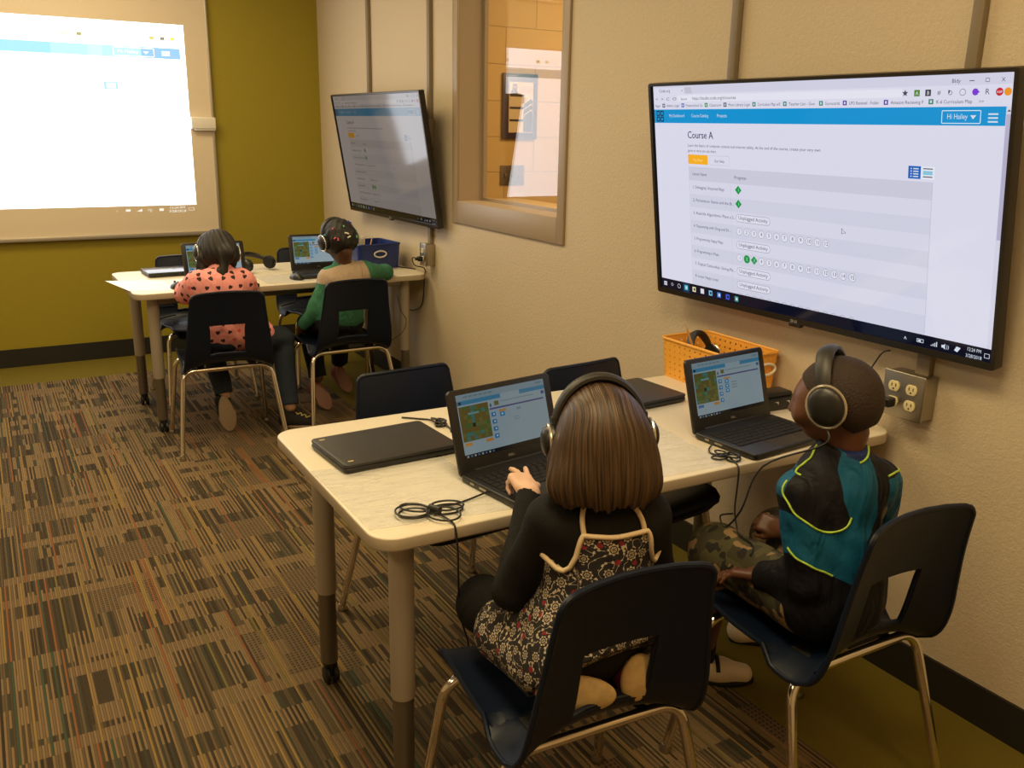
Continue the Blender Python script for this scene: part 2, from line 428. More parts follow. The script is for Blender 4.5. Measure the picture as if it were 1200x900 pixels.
raceway(1.415, .866, 1.0, 'short brown raceway between the near screen and the steel outlet box', wd=.04)

# whiteboard with the projected page
WB = thing('whiteboard', 'large interactive whiteboard on the green wall, bright projected page on it', 'whiteboard', (-.71, YB, .758))
def wb(x): return x+.71
b = MB(); b.box((-2.60, -.022, .02), (-.012, 0, 1.60)); b.build('board', M_board, WB, smooth=None)
b = MB(); b.bbox((-2.63, -.034, 0), (0, 0, .026), .004, 2); b.bbox((-2.63, -.034, 1.60), (0, 0, 1.626), .004, 2)
b.bbox((-.014, -.034, .02), (0, 0, 1.61), .003, 2); b.bbox((-2.63, -.034, .02), (-2.616, 0, 1.61), .003, 2)
b.build('frame', M_alu, WB)
b = MB(); b.bbox((-.145, -.062, .664), (.005, -.0221, .735), .007, 3); b.bbox((-.125, -.056, .655), (.003, -.0221, .668), .004, 2); b.build('pen_sensor', M_white, WB)
# projected picture: top 2.03 -> bottom .905 ; right edge x=-.855
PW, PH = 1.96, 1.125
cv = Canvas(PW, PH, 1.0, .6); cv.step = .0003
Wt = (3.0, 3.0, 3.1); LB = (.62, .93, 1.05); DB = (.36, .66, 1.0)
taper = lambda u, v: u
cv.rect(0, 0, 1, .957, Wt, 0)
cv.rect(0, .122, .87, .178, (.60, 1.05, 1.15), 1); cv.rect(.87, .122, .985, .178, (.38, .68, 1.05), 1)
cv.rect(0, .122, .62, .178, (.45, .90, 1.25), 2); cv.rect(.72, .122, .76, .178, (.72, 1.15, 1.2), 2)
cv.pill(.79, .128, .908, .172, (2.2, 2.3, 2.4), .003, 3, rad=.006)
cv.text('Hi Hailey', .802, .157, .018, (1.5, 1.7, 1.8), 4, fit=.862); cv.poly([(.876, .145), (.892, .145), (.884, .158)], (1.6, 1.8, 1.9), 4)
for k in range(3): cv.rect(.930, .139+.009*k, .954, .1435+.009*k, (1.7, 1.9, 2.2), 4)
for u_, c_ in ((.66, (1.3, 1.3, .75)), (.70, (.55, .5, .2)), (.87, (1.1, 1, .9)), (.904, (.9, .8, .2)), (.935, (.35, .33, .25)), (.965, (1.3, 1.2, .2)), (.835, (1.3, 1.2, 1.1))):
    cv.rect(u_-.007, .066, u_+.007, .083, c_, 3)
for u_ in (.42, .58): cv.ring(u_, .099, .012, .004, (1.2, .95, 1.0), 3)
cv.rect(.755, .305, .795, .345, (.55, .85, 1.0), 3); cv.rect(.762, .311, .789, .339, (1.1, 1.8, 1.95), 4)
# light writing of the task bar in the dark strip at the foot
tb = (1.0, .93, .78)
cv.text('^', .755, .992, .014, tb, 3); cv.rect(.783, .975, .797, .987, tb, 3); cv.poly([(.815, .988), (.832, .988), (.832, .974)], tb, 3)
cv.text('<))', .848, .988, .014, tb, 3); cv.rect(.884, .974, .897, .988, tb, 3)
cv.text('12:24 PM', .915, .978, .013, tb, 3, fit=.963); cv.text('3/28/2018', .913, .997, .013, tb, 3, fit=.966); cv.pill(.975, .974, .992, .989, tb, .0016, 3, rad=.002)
# keystone: the picture leans out towards the lower right, as on the board
kv = []
for (x, y, z) in cv.v:
    f = (.5*PH-z)/PH; kv.append((x-(.022*(1-f))*0, y, z))
cv.v = kv
cv.build('projected_image', WB, Matrix.Translation((-.145-PW/2, -.0223, 1.272-PH/2)))  # projector's light built into an emissive surface, no beam is cast
# ------------------------------------------------------------------ wall screens
WHT = srgb(222, 222, 240); GRY = srgb(206, 206, 224); GR2 = srgb(196, 197, 214); BLU = srgb(0, 148, 212); TXT = srgb(70, 70, 92); DTX = srgb(60, 45, 95)
GRN = srgb(18, 152, 72); YEL = srgb(250, 178, 38); NAV = srgb(4, 8, 30); LTX = srgb(215, 225, 238)
def page(W, H, gain):
    c = Canvas(W, H, gain, .09, tint=(1, 1, 1) if gain > .9 else (1.1, .98, .80))
    S0, S1, T0, T1 = .0165, .9885, .015, .978
    c.rect(S0, T0, S1, T1, WHT, 0)
    c.rect(S0, T0, S1, .05, srgb(212, 212, 232), 1); c.rect(S0+.003, .022, .135, .05, WHT, 2); c.poly([(.14, .05), (.165, .05), (.16, .024), (.136, .024)], GR2, 2)
    c.text('Code.org', .040, .042, .014, TXT, 3); c.text('x', .125, .041, .012, TXT, 3)
    c.text('Bldy', .870, .042, .013, TXT, 3); c.rect(.905, .0355, .915, .038, TXT, 3); c.pill(.936, .030, .944, .042, TXT, .001, 3, rad=.001); c.text('X', .966, .042, .013, TXT, 3)
    c.rect(.11, .057, .765, .085, srgb(232, 232, 246), 2)
    c.text('<  >  C  O', .024, .078, .013, TXT, 3, fit=.105); c.text('Secure', .122, .078, .011, TXT, 3); c.text('https://studio.code.org/s/coursea', .165, .078, .014, TXT, 3, fit=.315)
    star = [(.772+.007*math.sin(k*math.pi/5)*(1 if k % 2 == 0 else .45), .071-.012*math.cos(k*math.pi/5)*(1 if k % 2 == 0 else .45)) for k in range(10)]
    c.poly(star, TXT, 3)
    for u, col, ch in ((.798, srgb(80, 130, 50), 'A'), (.822, srgb(50, 50, 60), 'B')):
        c.rect(u-.006, .061, u+.006, .082, col, 3); c.text(ch, u, .078, .013, LTX, 4, 'c')
    c.text('#', .845, .078, .015, TXT, 3, 'c'); c.ring(.868, .073, .005, .0012, TXT, 3); c.rect(.864, .064, .867, .074, TXT, 3); c.ring(.893, .072, .0075, .001, TXT, 3)
    c.disc(.918, .072, .0075, srgb(125, 60, 210), 3); c.rect(.912, .070, .926, .074, srgb(125, 60, 210), 3); c.text('R', .941, .08, .018, TXT, 3, 'c'); c.disc(.964, .073, .0085, srgb(200, 30, 50), 3); c.text('ABP', .964, .077, .008, LTX, 4, 'c')
    c.poly([(.0+.9765, .060), (.9835, .064), (.9835, .078), (.9765, .084), (.9695, .078), (.9695, .064)], srgb(235, 150, 40), 4) if 0 else None
    c.disc(.9795, .073, .0085, srgb(238, 150, 40), 3)
    # bookmarks
    bm_ = [(.022, 'Apps', None), (.055, 'Admin Login', TXT), (.128, 'Powerschool Ca', srgb(30, 90, 190)), (.213, 'Classroom', srgb(60, 130, 70)), (.278, 'Moon Library Login', TXT),
           (.372, 'Curriculum Map w/S', srgb(40, 120, 100)), (.465, 'Teacher List - Goo', srgb(50, 120, 110)), (.566, 'Scorecards', srgb(40, 130, 110)), (.628, 'LPO Renewal - Folder', srgb(90, 50, 160)),
           (.728, 'Amazon Recieving F', srgb(90, 50, 160)), (.828, 'K-6 Curriculum Map', srgb(40, 130, 100))]
    for i, (u, t, col) in enumerate(bm_):
        if col: c.rect(u-.004, .092, u+.006, .109, col, 3); c.rect(u-.001, .096, u+.003, .105, LTX, 4)
        nx = bm_[i+1][0]-.012 if i < len(bm_)-1 else .915
        c.text(t, u+.012 if col else u, .107, .012, TXT, 3, fit=min(nx, u+.085) if t != 'Apps' else .042)
    c.text('>>', .926, .107, .011, TXT, 3)
    # site header
    c.rect(S0, .118, .979, .178, BLU, 1)
    for a in range(2):
        for b_ in range(2): c.pill(.026+.015*a, .1235+.026*b_, .039+.015*a, .1465+.026*b_, srgb(10, 20, 30), .0032, 2, rad=.003)
    for t, u, e in (('My Dashboard', .075, .133), ('Course Catalog', .159, .220), ('Projects', .250, .284)): c.text(t, u, .152, .014, LTX, 2, fit=e)
    c.pill(.853, .129, .932, .172, srgb(235, 245, 252), .0016, 2, rad=.003); c.text('Hi Hailey', .864, .157, .018, LTX, 3, fit=.906); c.poly([(.911, .145), (.923, .145), (.917, .158)], LTX, 3)
    for k in range(3): c.rect(.946, .139+.012*k, .965, .144+.012*k, LTX, 3)
    c.rect(.979, .118, S1, .925, srgb(214, 214, 232), 1); c.rect(.980, .142, .9885, .545, srgb(182, 178, 205), 2); c.poly([(.981, .134), (.988, .134), (.9845, .127)], TXT, 2)
    # body of the page
    c.text('Course A', .142, .244, .032, DTX, 2, fit=.235); c.text('Course A', .1426, .244, .032, DTX, 3, fit=.2356)
    c.text('Learn the basics of computer science and internet safety. At the end of the course, create your very own', .142, .281, .0125, TXT, 2, fit=.567)
    c.text('game or story you can share.', .142, .304, .0125, TXT, 2, fit=.245)
    c.rect(.142, .316, .214, .358, YEL, 2); c.text('Try Now', .178, .345, .012, srgb(255, 225, 150), 3, 'c')
    c.pill(.221, .316, .290, .358, GR2, .0012, 2, rad=.002); c.text('Get Help', .255, .345, .012, TXT, 3, 'c')
    c.rect(.787, .317, .815, .361, srgb(20, 100, 190), 3); c.rect(.815, .317, .845, .361, srgb(232, 236, 246), 2)
    for k in range(4): c.rect(.792, .324+.009*k, .795, .328+.009*k, LTX, 4); c.rect(.798, .324+.009*k, .810, .328+.009*k, LTX, 4)
    c.rect(.820, .323, .841, .3265, TXT, 3); c.rect(.820, .332, .841, .346, srgb(140, 200, 225), 3); c.rect(.820, .351, .841, .3545, TXT, 3)
    c.rect(.143, .370, .843, .925, srgb(218, 218, 236), 1); c.rect(.143, .370, .843, .432, GRY, 2)
    for k in range(0, 8, 2): c.rect(.144, .495+.0595*k, .842, .5545+.0595*k if k < 6 else .925, srgb(210, 211, 229), 2)
    c.rect(.8415, .370, .8428, .925, GR2, 3); c.rect(.143, .370, .1438, .925, GR2, 3); c.rect(.2925, .432, .2932, .925, GR2, 3)
    c.text('Lesson Name', .156, .408, .014, TXT, 3, fit=.209); c.text('Progress', .305, .411, .014, TXT, 3, fit=.345)
    names = ['1. Debugging: Unspotted Bugs', '2. Persistence: Stevie and the Bi...', '3. Real-life Algorithms: Plant a S...', '4. Sequencing with Drag and Dr...', '5. Programming: Happy Maps', '6. Programming in Maze', '7. Digital Citizenship: Going Pla...', '8. Loops: Happy Loops']
    for k, t in enumerate(names):
        v = .4635+.0597*k; c.text(t, .155, v+.004, .0135, TXT, 3, fit=.155+.0041*len(t))
    def dia(u, v, r=.0125): c.poly([(u, v-r*1.25), (u+r*.7, v), (u, v+r*1.25), (u-r*.7, v)], GRN, 4)
    for v in (.458, .518): dia(.318, v, .0155); c.text('1', .318, v+.006, .013, LTX, 5, 'c')
    for v in (.5795, .6985, .818, .8795):
        c.pill(.309, v-.0175, .421, v+.0175, srgb(150, 150, 170), .0013, 4, fill=srgb(226, 226, 242)); c.text('Unplugged Activity', .317, v+.006, .0165, TXT, 6, fit=.413)
    def nums(v, n, spec):
        for k in range(n):
            u = .3195+.0243*k
            if spec.get(k) == 'c': c.disc(u, v, .0125, GRN, 4); c.text('2', u, v+.006, .014, LTX, 5, 'c')
            elif spec.get(k) == 'd': dia(u, v, .0155); c.text('3', u, v+.006, .013, LTX, 5, 'c')
            else: c.disc(u, v, .0115, srgb(228, 228, 243), 4, 16); c.ring(u, v, .0118, .0011, srgb(150, 150, 170), 5, 16); c.text(str(k+1), u, v+.0065, .0155, TXT, 6, 'c')
    nums(.639, 12, {}); nums(.7575, 15, {1: 'c', 2: 'd'})
    for k in range(15): c.ring(.3195+.0243*k, .9352, .0118, .0011, srgb(150, 150, 170), 4, 12, 35, 145)
    c.poly([(.628, .567), (.628, .592), (.6335, .587), (.6405, .587)], srgb(110, 110, 130), 5); c.poly([(.6295, .571), (.6295, .589), (.633, .5855), (.638, .5855)], WHT, 6)
    # task bar
    c.rect(S0, .925, S1, T1, NAV, 7)
    for k in range(4): c.rect(.026+.0065*(k % 2), .940+.011*(k//2), .0315+.0065*(k % 2), .949+.011*(k//2), LTX, 9)
    c.ring(.060, .949, .005, .0012, LTX, 9); c.ring(.088, .950, .0075, .0014, LTX, 9)
    for k, col in enumerate([srgb(70, 190, 210), srgb(230, 225, 180), srgb(225, 225, 230), srgb(120, 190, 230), srgb(60, 130, 220), srgb(60, 90, 210), srgb(60, 150, 140)]):
        u = .117+.0315*k
        if k == 0: c.rect(u-.013, .928, u+.013, .975, srgb(20, 50, 80), 8)
        c.rect(u-.0065, .938, u+.0065, .962, col, 9); c.rect(u-.002, .944, u+.004, .956, NAV if k % 2 else LTX, 10)
    c.text('^', .795, .965, .02, LTX, 9); c.pill(.826, .943, .842, .957, LTX, .0013, 9, rad=.001); c.rect(.829, .947, .836, .954, LTX, 10)
    for k in range(4): c.rect(.859+.004*k, .956-.005*k, .861+.004*k, .960, LTX, 9)
    c.poly([(.883, .947), (.887, .947), (.891, .941), (.891, .963), (.887, .957), (.883, .957)], LTX, 9); c.text('))', .893, .957, .014, LTX, 9)
    c.poly([(.911, .957), (.916, .941), (.925, .944), (.918, .962)], LTX, 9)
    c.text('12:24 PM', .938, .947, .0135, LTX, 9, fit=.968); c.text('3/28/2018', .936, .971, .0135, LTX, 9, fit=.970); c.pill(.975, .943, .986, .960, LTX, .0012, 9, rad=.001)
    return c
def wall_screen(c, yaw, tilt, label, gain):
    yw, ti = math.radians(yaw), math.radians(tilt)
    n = Vector((-math.cos(yw)*math.cos(ti), -math.sin(yw)*math.cos(ti), -math.sin(ti))); r = Vector((math.sin(yw), -math.cos(yw), 0)); u = n.cross(r)
    if u.z < 0: u = -u
    t = thing('wall_screen', label, 'television'); R = Matrix((r, -n, u)).transposed()
    t.matrix_world = Matrix.Translation(c) @ R.to_4x4()
    W, H = 1.205, .68
    b = MB(); 
    o = rrect(-W/2, -H/2, W/2, H/2, .008, 4); i_ = rrect(-W/2+.0115, -H/2+.018, W/2-.0115, H/2-.0085, .003, 4); m = len(o)
    V = [(x, 0, z) for x, z in o]+[(x, -.004, z) for x, z in [(p[0]*.9985, p[1]*.9975) for p in o]]+[(x, -.004, z) for x, z in i_]+[(x, .001, z) for x, z in i_]+[(x, .026, z) for x, z in o]
    F = []
    for k in range(m):
        j = (k+1) % m
        F += [(k, j, m+j, m+k), (m+k, m+j, 2*m+j, 2*m+k), (2*m+k, 2*m+j, 3*m+j, 3*m+k), (4*m+k, 4*m+j, j, k)]
    F.append(tuple(4*m+k for k in range(m)))
    b.add(V, F); b.build('bezel', mat('tv_bezel', (.018, .015, .012), .3), t, smooth=30)
    page(W, H, gain).build('display', t, Matrix.Translation((0, .0012, 0)))
    b = MB(); b.bbox((-.34, .026, -.30), (.34, .052, .06), .012, 3); b.build('rear_housing', M_bplastic, t)
    b = MB(); b.bbox((-.022, -.006, -H/2-.010), (.022, .012, -H/2+.004), .004, 2); b.build('logo_tab', M_bplastic, t)
    cvl = Canvas(.05, .02); cvl.lit = False; cvl.ring(.3, .5, .0042, .0012, (.6, .6, .6), 1); cvl.text('LG', .45, .66, .36, (.6, .6, .6), 1)
    cvl.build('logo', t, Matrix.Translation((0, -.0045, -H/2+.008)))
    b = MB()
    Rl = R.transposed()
    # bracket: plate on the wall and two tilting rails on the set
    for s_ in (-.18, .18): b = MB(); b.bbox((s_-.018, .052, -.22), (s_+.018, .066, .16), .003, 2); b.build('tilt_rail', M_bmatte, t)
    wt = thing('wall_bracket', 'black steel bracket plate holding the %s' % ('large near screen' if c[1] < 3 else 'far screen'), 'bracket', (0, c[1], c[2]))
    b = MB(); b.bbox((-.012, -.24, -.12), (0, .24, .13), .003, 2)
    for s_ in (-.18, .18): b.bbox((-.075 if 0 else -.045, s_-.012, -.12), (-.012, s_+.012, .13), .003, 2); 
    b.build('plate', M_bmatte, wt)
    return t
wall_screen((-.122, 1.801, 1.273), 1.42, 8.14, 'large near wall screen tilted down, showing the Course A page, above the front table', .93)
wall_screen((-.122, 4.797, 1.297), 1.04, 9.1, 'smaller-looking far wall screen left of the window, above the back table', .20)

# ------------------------------------------------------------------ electrical outlets
def duplex(b, y, z, x):      # receptacle face towards -x
    Mx = Matrix.Translation((x, y, z)) @ Matrix.Rotation(-math.pi/2, 4, 'Y')
    pts = [(.0165*math.cos(a)*1.0, .0165*math.sin(a)) for a in [2*math.pi*k/24 for k in range(24)]]
    pts = [(max(-.0135, min(.0135, p[0])), p[1]) for p in pts]
    b.prism(pts, 0, .004, .001, 0, Mx)
    for dy in (-.006, .006): b.box((x-.0046, y+dy-.0012, z-.001), (x-.0038, y+dy+.0012, z+.007), 1)
    b.lathe([(.0024, 0), (.0024, .0007)], 10, 1, Matrix.Translation((x-.004, y, z-.007)) @ Matrix.Rotation(-math.pi/2, 4, 'Y'))
def outlet_box(yc, zc, gangs, label, d=.052):
    t = thing('outlet_box', label, 'electrical outlet', (0, yc, zc))
    W = .115 if gangs == 2 else .07; H = .115
    b = MB(); b.bbox((-d, -W/2, -H/2), (0, W/2, H/2), .004, 2); b.build('box', M_steel, t)
    b = MB(); b.bbox((-d-.007, -W/2-.004, -H/2-.004), (-d, W/2+.004, H/2+.004), .005, 3); b.build('cover_plate', M_steel, t)
    for yy in ((-.026, .026) if gangs == 2 else (0,)):
        for zz in (.021, -.021):
            b = MB(); duplex(b, yy, zz, -d-.007); b.build('receptacle', [M_ivory, M_dark], t)
    return t
outlet_box(1.435, .815, 2, 'brushed steel outlet box with four ivory sockets below the large near screen')
outlet_box(4.40, .808, 1, 'steel outlet box below the far screen, beside the back table')
def plug(name, label, loc, R=0):
    t = thing(name, label, 'plug', loc, R); b = MB(); b.bbox((-.030, -.013, -.013), (0, .013, .013), .006, 3); b.bbox((-.042, -.007, -.007), (-.028, .007, .007), .003, 2)
    b.build('plug_body', M_bplastic, t); return t

# ------------------------------------------------------------------ tables
def table(x, y, rz, W, D, label, ix=.093, iy=.107, H=.70):
    t = thing('classroom_table', label, 'table', (x, y, 0), math.radians(rz), 'cream topped classroom tables')
    b = MB(); b.prism(rrect(0, 0, W, D, .055, 8), H-.030, H, .005, 0); o = b.build('tabletop', [M_top, M_edge], t, smooth=35)
    for p in o.data.polygons:
        if abs(p.normal.z) < .35: p.material_index = 1
    b = MB()
    for (a, c) in (((ix, iy-.012, H-.07), (W-ix, iy+.012, H-.0301)), ((ix, D-iy-.012, H-.07), (W-ix, D-iy+.012, H-.0301)),
                   ((ix-.012, iy, H-.07), (ix+.012, D-iy, H-.0301)), ((W-ix-.012, iy, H-.07), (W-ix+.012, D-iy, H-.0301))): b.bbox(a, c, .003, 2)
    b.build('apron_frame', M_legd, t)
    for lx in (ix, W-ix):
        for ly in (iy, D-iy):
            b = MB(); b.lathe([(.0255, .27), (.027, .274), (.027, H-.0301)], 28, 0, Matrix.Translation((lx, ly, 0)))
            b.lathe([(.0235, .062), (.0235, .2701)], 28, 1, Matrix.Translation((lx, ly, 0)))
            for k in range(7): b.lathe([(.004, 0), (.004, .0012)], 8, 2, Matrix.Translation((lx+.0232, ly, .09+.024*k)) @ Matrix.Rotation(math.pi/2, 4, 'Y'))
            l = b.build('leg', [M_leg, M_legd, M_dark], t)
            b = MB()
            for s_ in (-1, 1): b.lathe([(.006, -.007), (.020, -.007), (.024, -.004), (.024, .004), (.020, .007), (.006, .007)], 20, 0, Matrix.Translation((lx+s_*.012, ly-.008, .024)) @ Matrix.Rotation(math.pi/2, 4, 'Y'))
            b.bbox((lx-.004, ly-.02, .02), (lx+.004, ly+.012, .062), .003, 2); b.bbox((lx-.018, ly-.018, .046), (lx+.018, ly+.014, .063), .005, 2)
            b.build('caster', M_rubber, l)
    return t
table(-1.499, 1.486, -.68, 1.485, .735, 'near cream classroom table on casters with the girl in the floral dress')
table(-1.506, 4.387, 1.0, 1.485, .725, 'far cream classroom table on casters below the far wall screen')

# ------------------------------------------------------------------ chairs
_chair = {}
def chair_meshes():
    prof = smooth_path([(0, .182, .372), (0, .184, .392), (0, .164, .409), (0, .10, .412), (0, .03, .403), (0, -.06, .400), (0, -.13, .408), (0, -.172, .432), (0, -.193, .48), (0, -.208, .56), (0, -.226, .66), (0, -.246, .748)], 8)
    L = [0]
    for a, c in zip(prof, prof[1:]): L.append(L[-1]+(c-a).length)
    T = L[-1]
    def at(s):
        s = max(0, min(T-1e-6, s))
        for i in range(len(L)-1):
            if L[i+1] >= s: f = (s-L[i])/(L[i+1]-L[i]+1e-9); return prof[i].lerp(prof[i+1], f), (prof[i+1]-prof[i]).normalized()
    def s_of_z(z): # on the back
        for i in range(len(prof)-1, 0, -1):
            if prof[i-1].z <= z: return L[i-1]+(L[i]-L[i-1])*(z-prof[i-1].z)/(prof[i].z-prof[i-1].z+1e-9)
    sh0, sh1 = s_of_z(.458), s_of_z(.600); sf = s_of_z(.425)
    ss = [0, .004, .01, .018, .03]+list(np.linspace(.05, sf, 16))+list(np.linspace(sf, sh0, 5)[1:])+list(np.linspace(sh0, sh1, 7)[1:])+list(np.linspace(sh1, T-.026, 8)[1:])+[T-.021, T-.0185, T-.016, T-.008, T-.003, T]
    fold = ss.index(sf) if sf in ss else 20
    hw = [(0, .172), (.05, .180), (.2, .186), (.31, .190), (.39, .192), (.47, .183), (.59, .166), (T, .152)]
    def half(s):
        for (a, x), (c, y) in zip(hw, hw[1:]):
            if a <= s <= c: v = x+(y-x)*(s-a)/(c-a); break
        else: v = hw[-1][1]
        for e, R in ((s, .045), (T-s, .022)):
            if e < R: v -= R-math.sqrt(max(0, R*R-(R-e)**2))
        return v
    ts = [-1, -.97, -.9, -.78, -.62, -.46, -.40, -.25, -.1, .1, .25, .40, .46, .62, .78, .9, .97, 1]
    V = []; N = []
    for s in ss:
        p, d = at(s); n = Vector((0, -d.z, d.y)); h = half(s)      # n: towards sitter side (up on seat)
        if n.z < 0 and s < .28: n = -n
        k = min(1, max(0, (s-.27)/.14))                              # 0 seat, 1 back
        for t in ts:
            x = t*h
            if abs(t) in (.40, .46) and 1: x = math.copysign(.079 if abs(t) == .40 else .092, t)
            e = abs(x)/.19
            lift = .016*e**4*(1-k)+.042*e**2.2*k+.010*(e**5)*4*k*(1-k)
            V.append(p+Vector((x, 0, 0))+n*lift); N.append(n)
    ns, nt = len(ss), len(ts)
    i0, i1 = min(range(ns), key=lambda i: abs(ss[i]-sh0)), min(range(ns), key=lambda i: abs(ss[i]-sh1)); j0, j1 = ts.index(-.40), ts.index(.40)
    hole = lambda i, j: i0 <= i < i1 and j0 <= j < j1
    th = .007
    A = [tuple(v) for v in V]; B = []
    for q, v in enumerate(V):
        i, j = divmod(q, nt)
        a = V[min(i+1, ns-1)*nt+j]-V[max(i-1, 0)*nt+j]; c = V[i*nt+min(j+1, nt-1)]-V[i*nt+max(j-1, 0)]
        n = c.cross(a)
        n = n.normalized() if n.length > 1e-9 else N[q]
        if n.dot(N[q]) < 0: n = -n
        B.append(tuple(v-n*th))
    allv = A+B; o = len(A); seat = []; back = []
    def cell(i, j): return 0 <= i < ns-1 and 0 <= j < nt-1 and not hole(i, j)
    for i in range(ns-1):
        tgt = seat if i < fold else back
        for j in range(nt-1):
            if not cell(i, j): continue
            a, b_, c, d = i*nt+j, i*nt+j+1, (i+1)*nt+j+1, (i+1)*nt+j
            tgt.append((a, b_, c, d)); tgt.append((o+d, o+c, o+b_, o+a))
            for (p, q, ni, nj) in ((a, b_, i-1, j), (b_, c, i, j+1), (c, d, i+1, j), (d, a, i, j-1)):
                if not cell(ni, nj): tgt.append((q, p, o+p, o+q))
    def sub(faces, name, extra=None):
        b = MB(); used = sorted({v for f in faces for v in f}); ix = {v: k for k, v in enumerate(used)}
        b.add([allv[v] for v in used], [tuple(ix[v] for v in f) for f in faces])
        if extra: extra(b)
        o_ = b.build(name, M_shell, smooth=42); me = o_.data; bpy.data.objects.remove(o_); return me
    Bp = [Vector(p) for p in B]
    def rim(rows):
        left = [Bp[i*nt]*.5+V[i*nt]*.5 for i in rows]; right = [Bp[i*nt+nt-1]*.5+V[i*nt+nt-1]*.5 for i in rows]; return left, right
    def seat_x(b):
        l, r = rim(range(0, fold+1)); row = [V[j]*.5+Bp[j]*.5 for j in range(nt)]
        b.tube(l[::-1]+row[1:-1]+r, .0058, 8)
    def back_x(b):
        l, r = rim(range(fold, ns)); row = [V[(ns-1)*nt+j]*.5+Bp[(ns-1)*nt+j]*.5 for j in range(nt)]
        b.tube(l+row[1:-1]+r[::-1], .0062, 8)
        # moulded rim round the opening and ribs, on the rear face
        loop = [Bp[i*nt+j0] for i in range(i0, i1+1)]+[Bp[i1*nt+j] for j in range(j0+1, j1)]+[Bp[i*nt+j1] for i in range(i1, i0-1, -1)]+[Bp[i0*nt+j] for j in range(j1-1, j0, -1)]
        b.tube(loop, .0055, 8, closed=True)
        for sg in (-1, 1):
            ja = j0-1 if sg < 0 else j1+1; jb = 2 if sg < 0 else nt-3
            for iz in (i0+1, fold+1):
                step = -1 if sg < 0 else 1
                b.tube([Bp[iz*nt+j] for j in range(ja, jb+step, step)], .0042, 6)
    sm = sub(seat, 'seat', seat_x); bm_ = sub(back, 'backrest', back_x)
    def me(b, name, m): o_ = b.build(name, m, smooth=40); d = o_.data; bpy.data.objects.remove(o_); return d
    legs = []
    for (yt, yb, spread, zt) in ((-.150, -.245, .238, .383), (.105, .175, .230, .388)):
        for sx in (-1, 1):
            pts = fillet([(0, yt, zt), (sx*.196, yt, zt), (sx*spread, yb, .012)], .055, 8); b = MB(); b.tube(pts, .0112, 12, 0)
            b.lathe([(.006, 0), (.0145, .001), (.0155, .006), (.0125, .014), (.0116, .022)], 14, 1, Matrix.Translation((sx*spread, yb, 0)))
            legs.append(me(b, 'leg', [M_chrome, M_steel]))
    b = MB()
    for sx in (-1, 1): b.tube([(sx*.115, -.150, .3835), (sx*.115, .105, .3885)], .009, 8); b.bbox((sx*.115-.016, -.135, .386), (sx*.115+.016, -.085, .405), .003, 2)
    b.bbox((-.12, -.008, .386), (.12, .008, .394), .003, 2)
    fr_ = me(b, 'seat_frame', M_bmatte)
    return [('seat', sm), ('backrest', bm_)]+[('leg', l) for l in legs]+[('seat_frame', fr_)]
CH = chair_meshes()
def chair(x, y, rz, label, s=1.0, g='navy plastic stacking chairs'):
    t = thing('school_chair', label, 'chair', (x, y, 0), math.radians(rz), g, s)
    for n, m_ in CH:
        o = bpy.data.objects.new(n, m_); COL.objects.link(o); o.parent = t
    return t
chair(-1.185, 1.325, -3, 'navy plastic chair the girl in the floral dress kneels on')
chair(-.548, 1.262, 0, 'navy plastic chair the boy in the teal and black jacket sits on')
chair(-.985, 2.225, 184, 'empty navy chair across the near table, behind the closed laptop')
chair(-.44, 2.04, 186, 'empty navy chair across the near table, nearest the wall')
chair(-1.165, 4.265, -3, 'navy plastic chair the child in the pink heart jacket sits on')
chair(-.56, 4.345, 2, 'navy plastic chair the child in the green and beige shirt sits on')
chair(-1.095, 5.03, 182, 'empty navy chair on the far side of the back table, nearest the whiteboard')
chair(-.385, 5.12, 184, 'empty navy chair on the far side of the back table, nearest the wall')

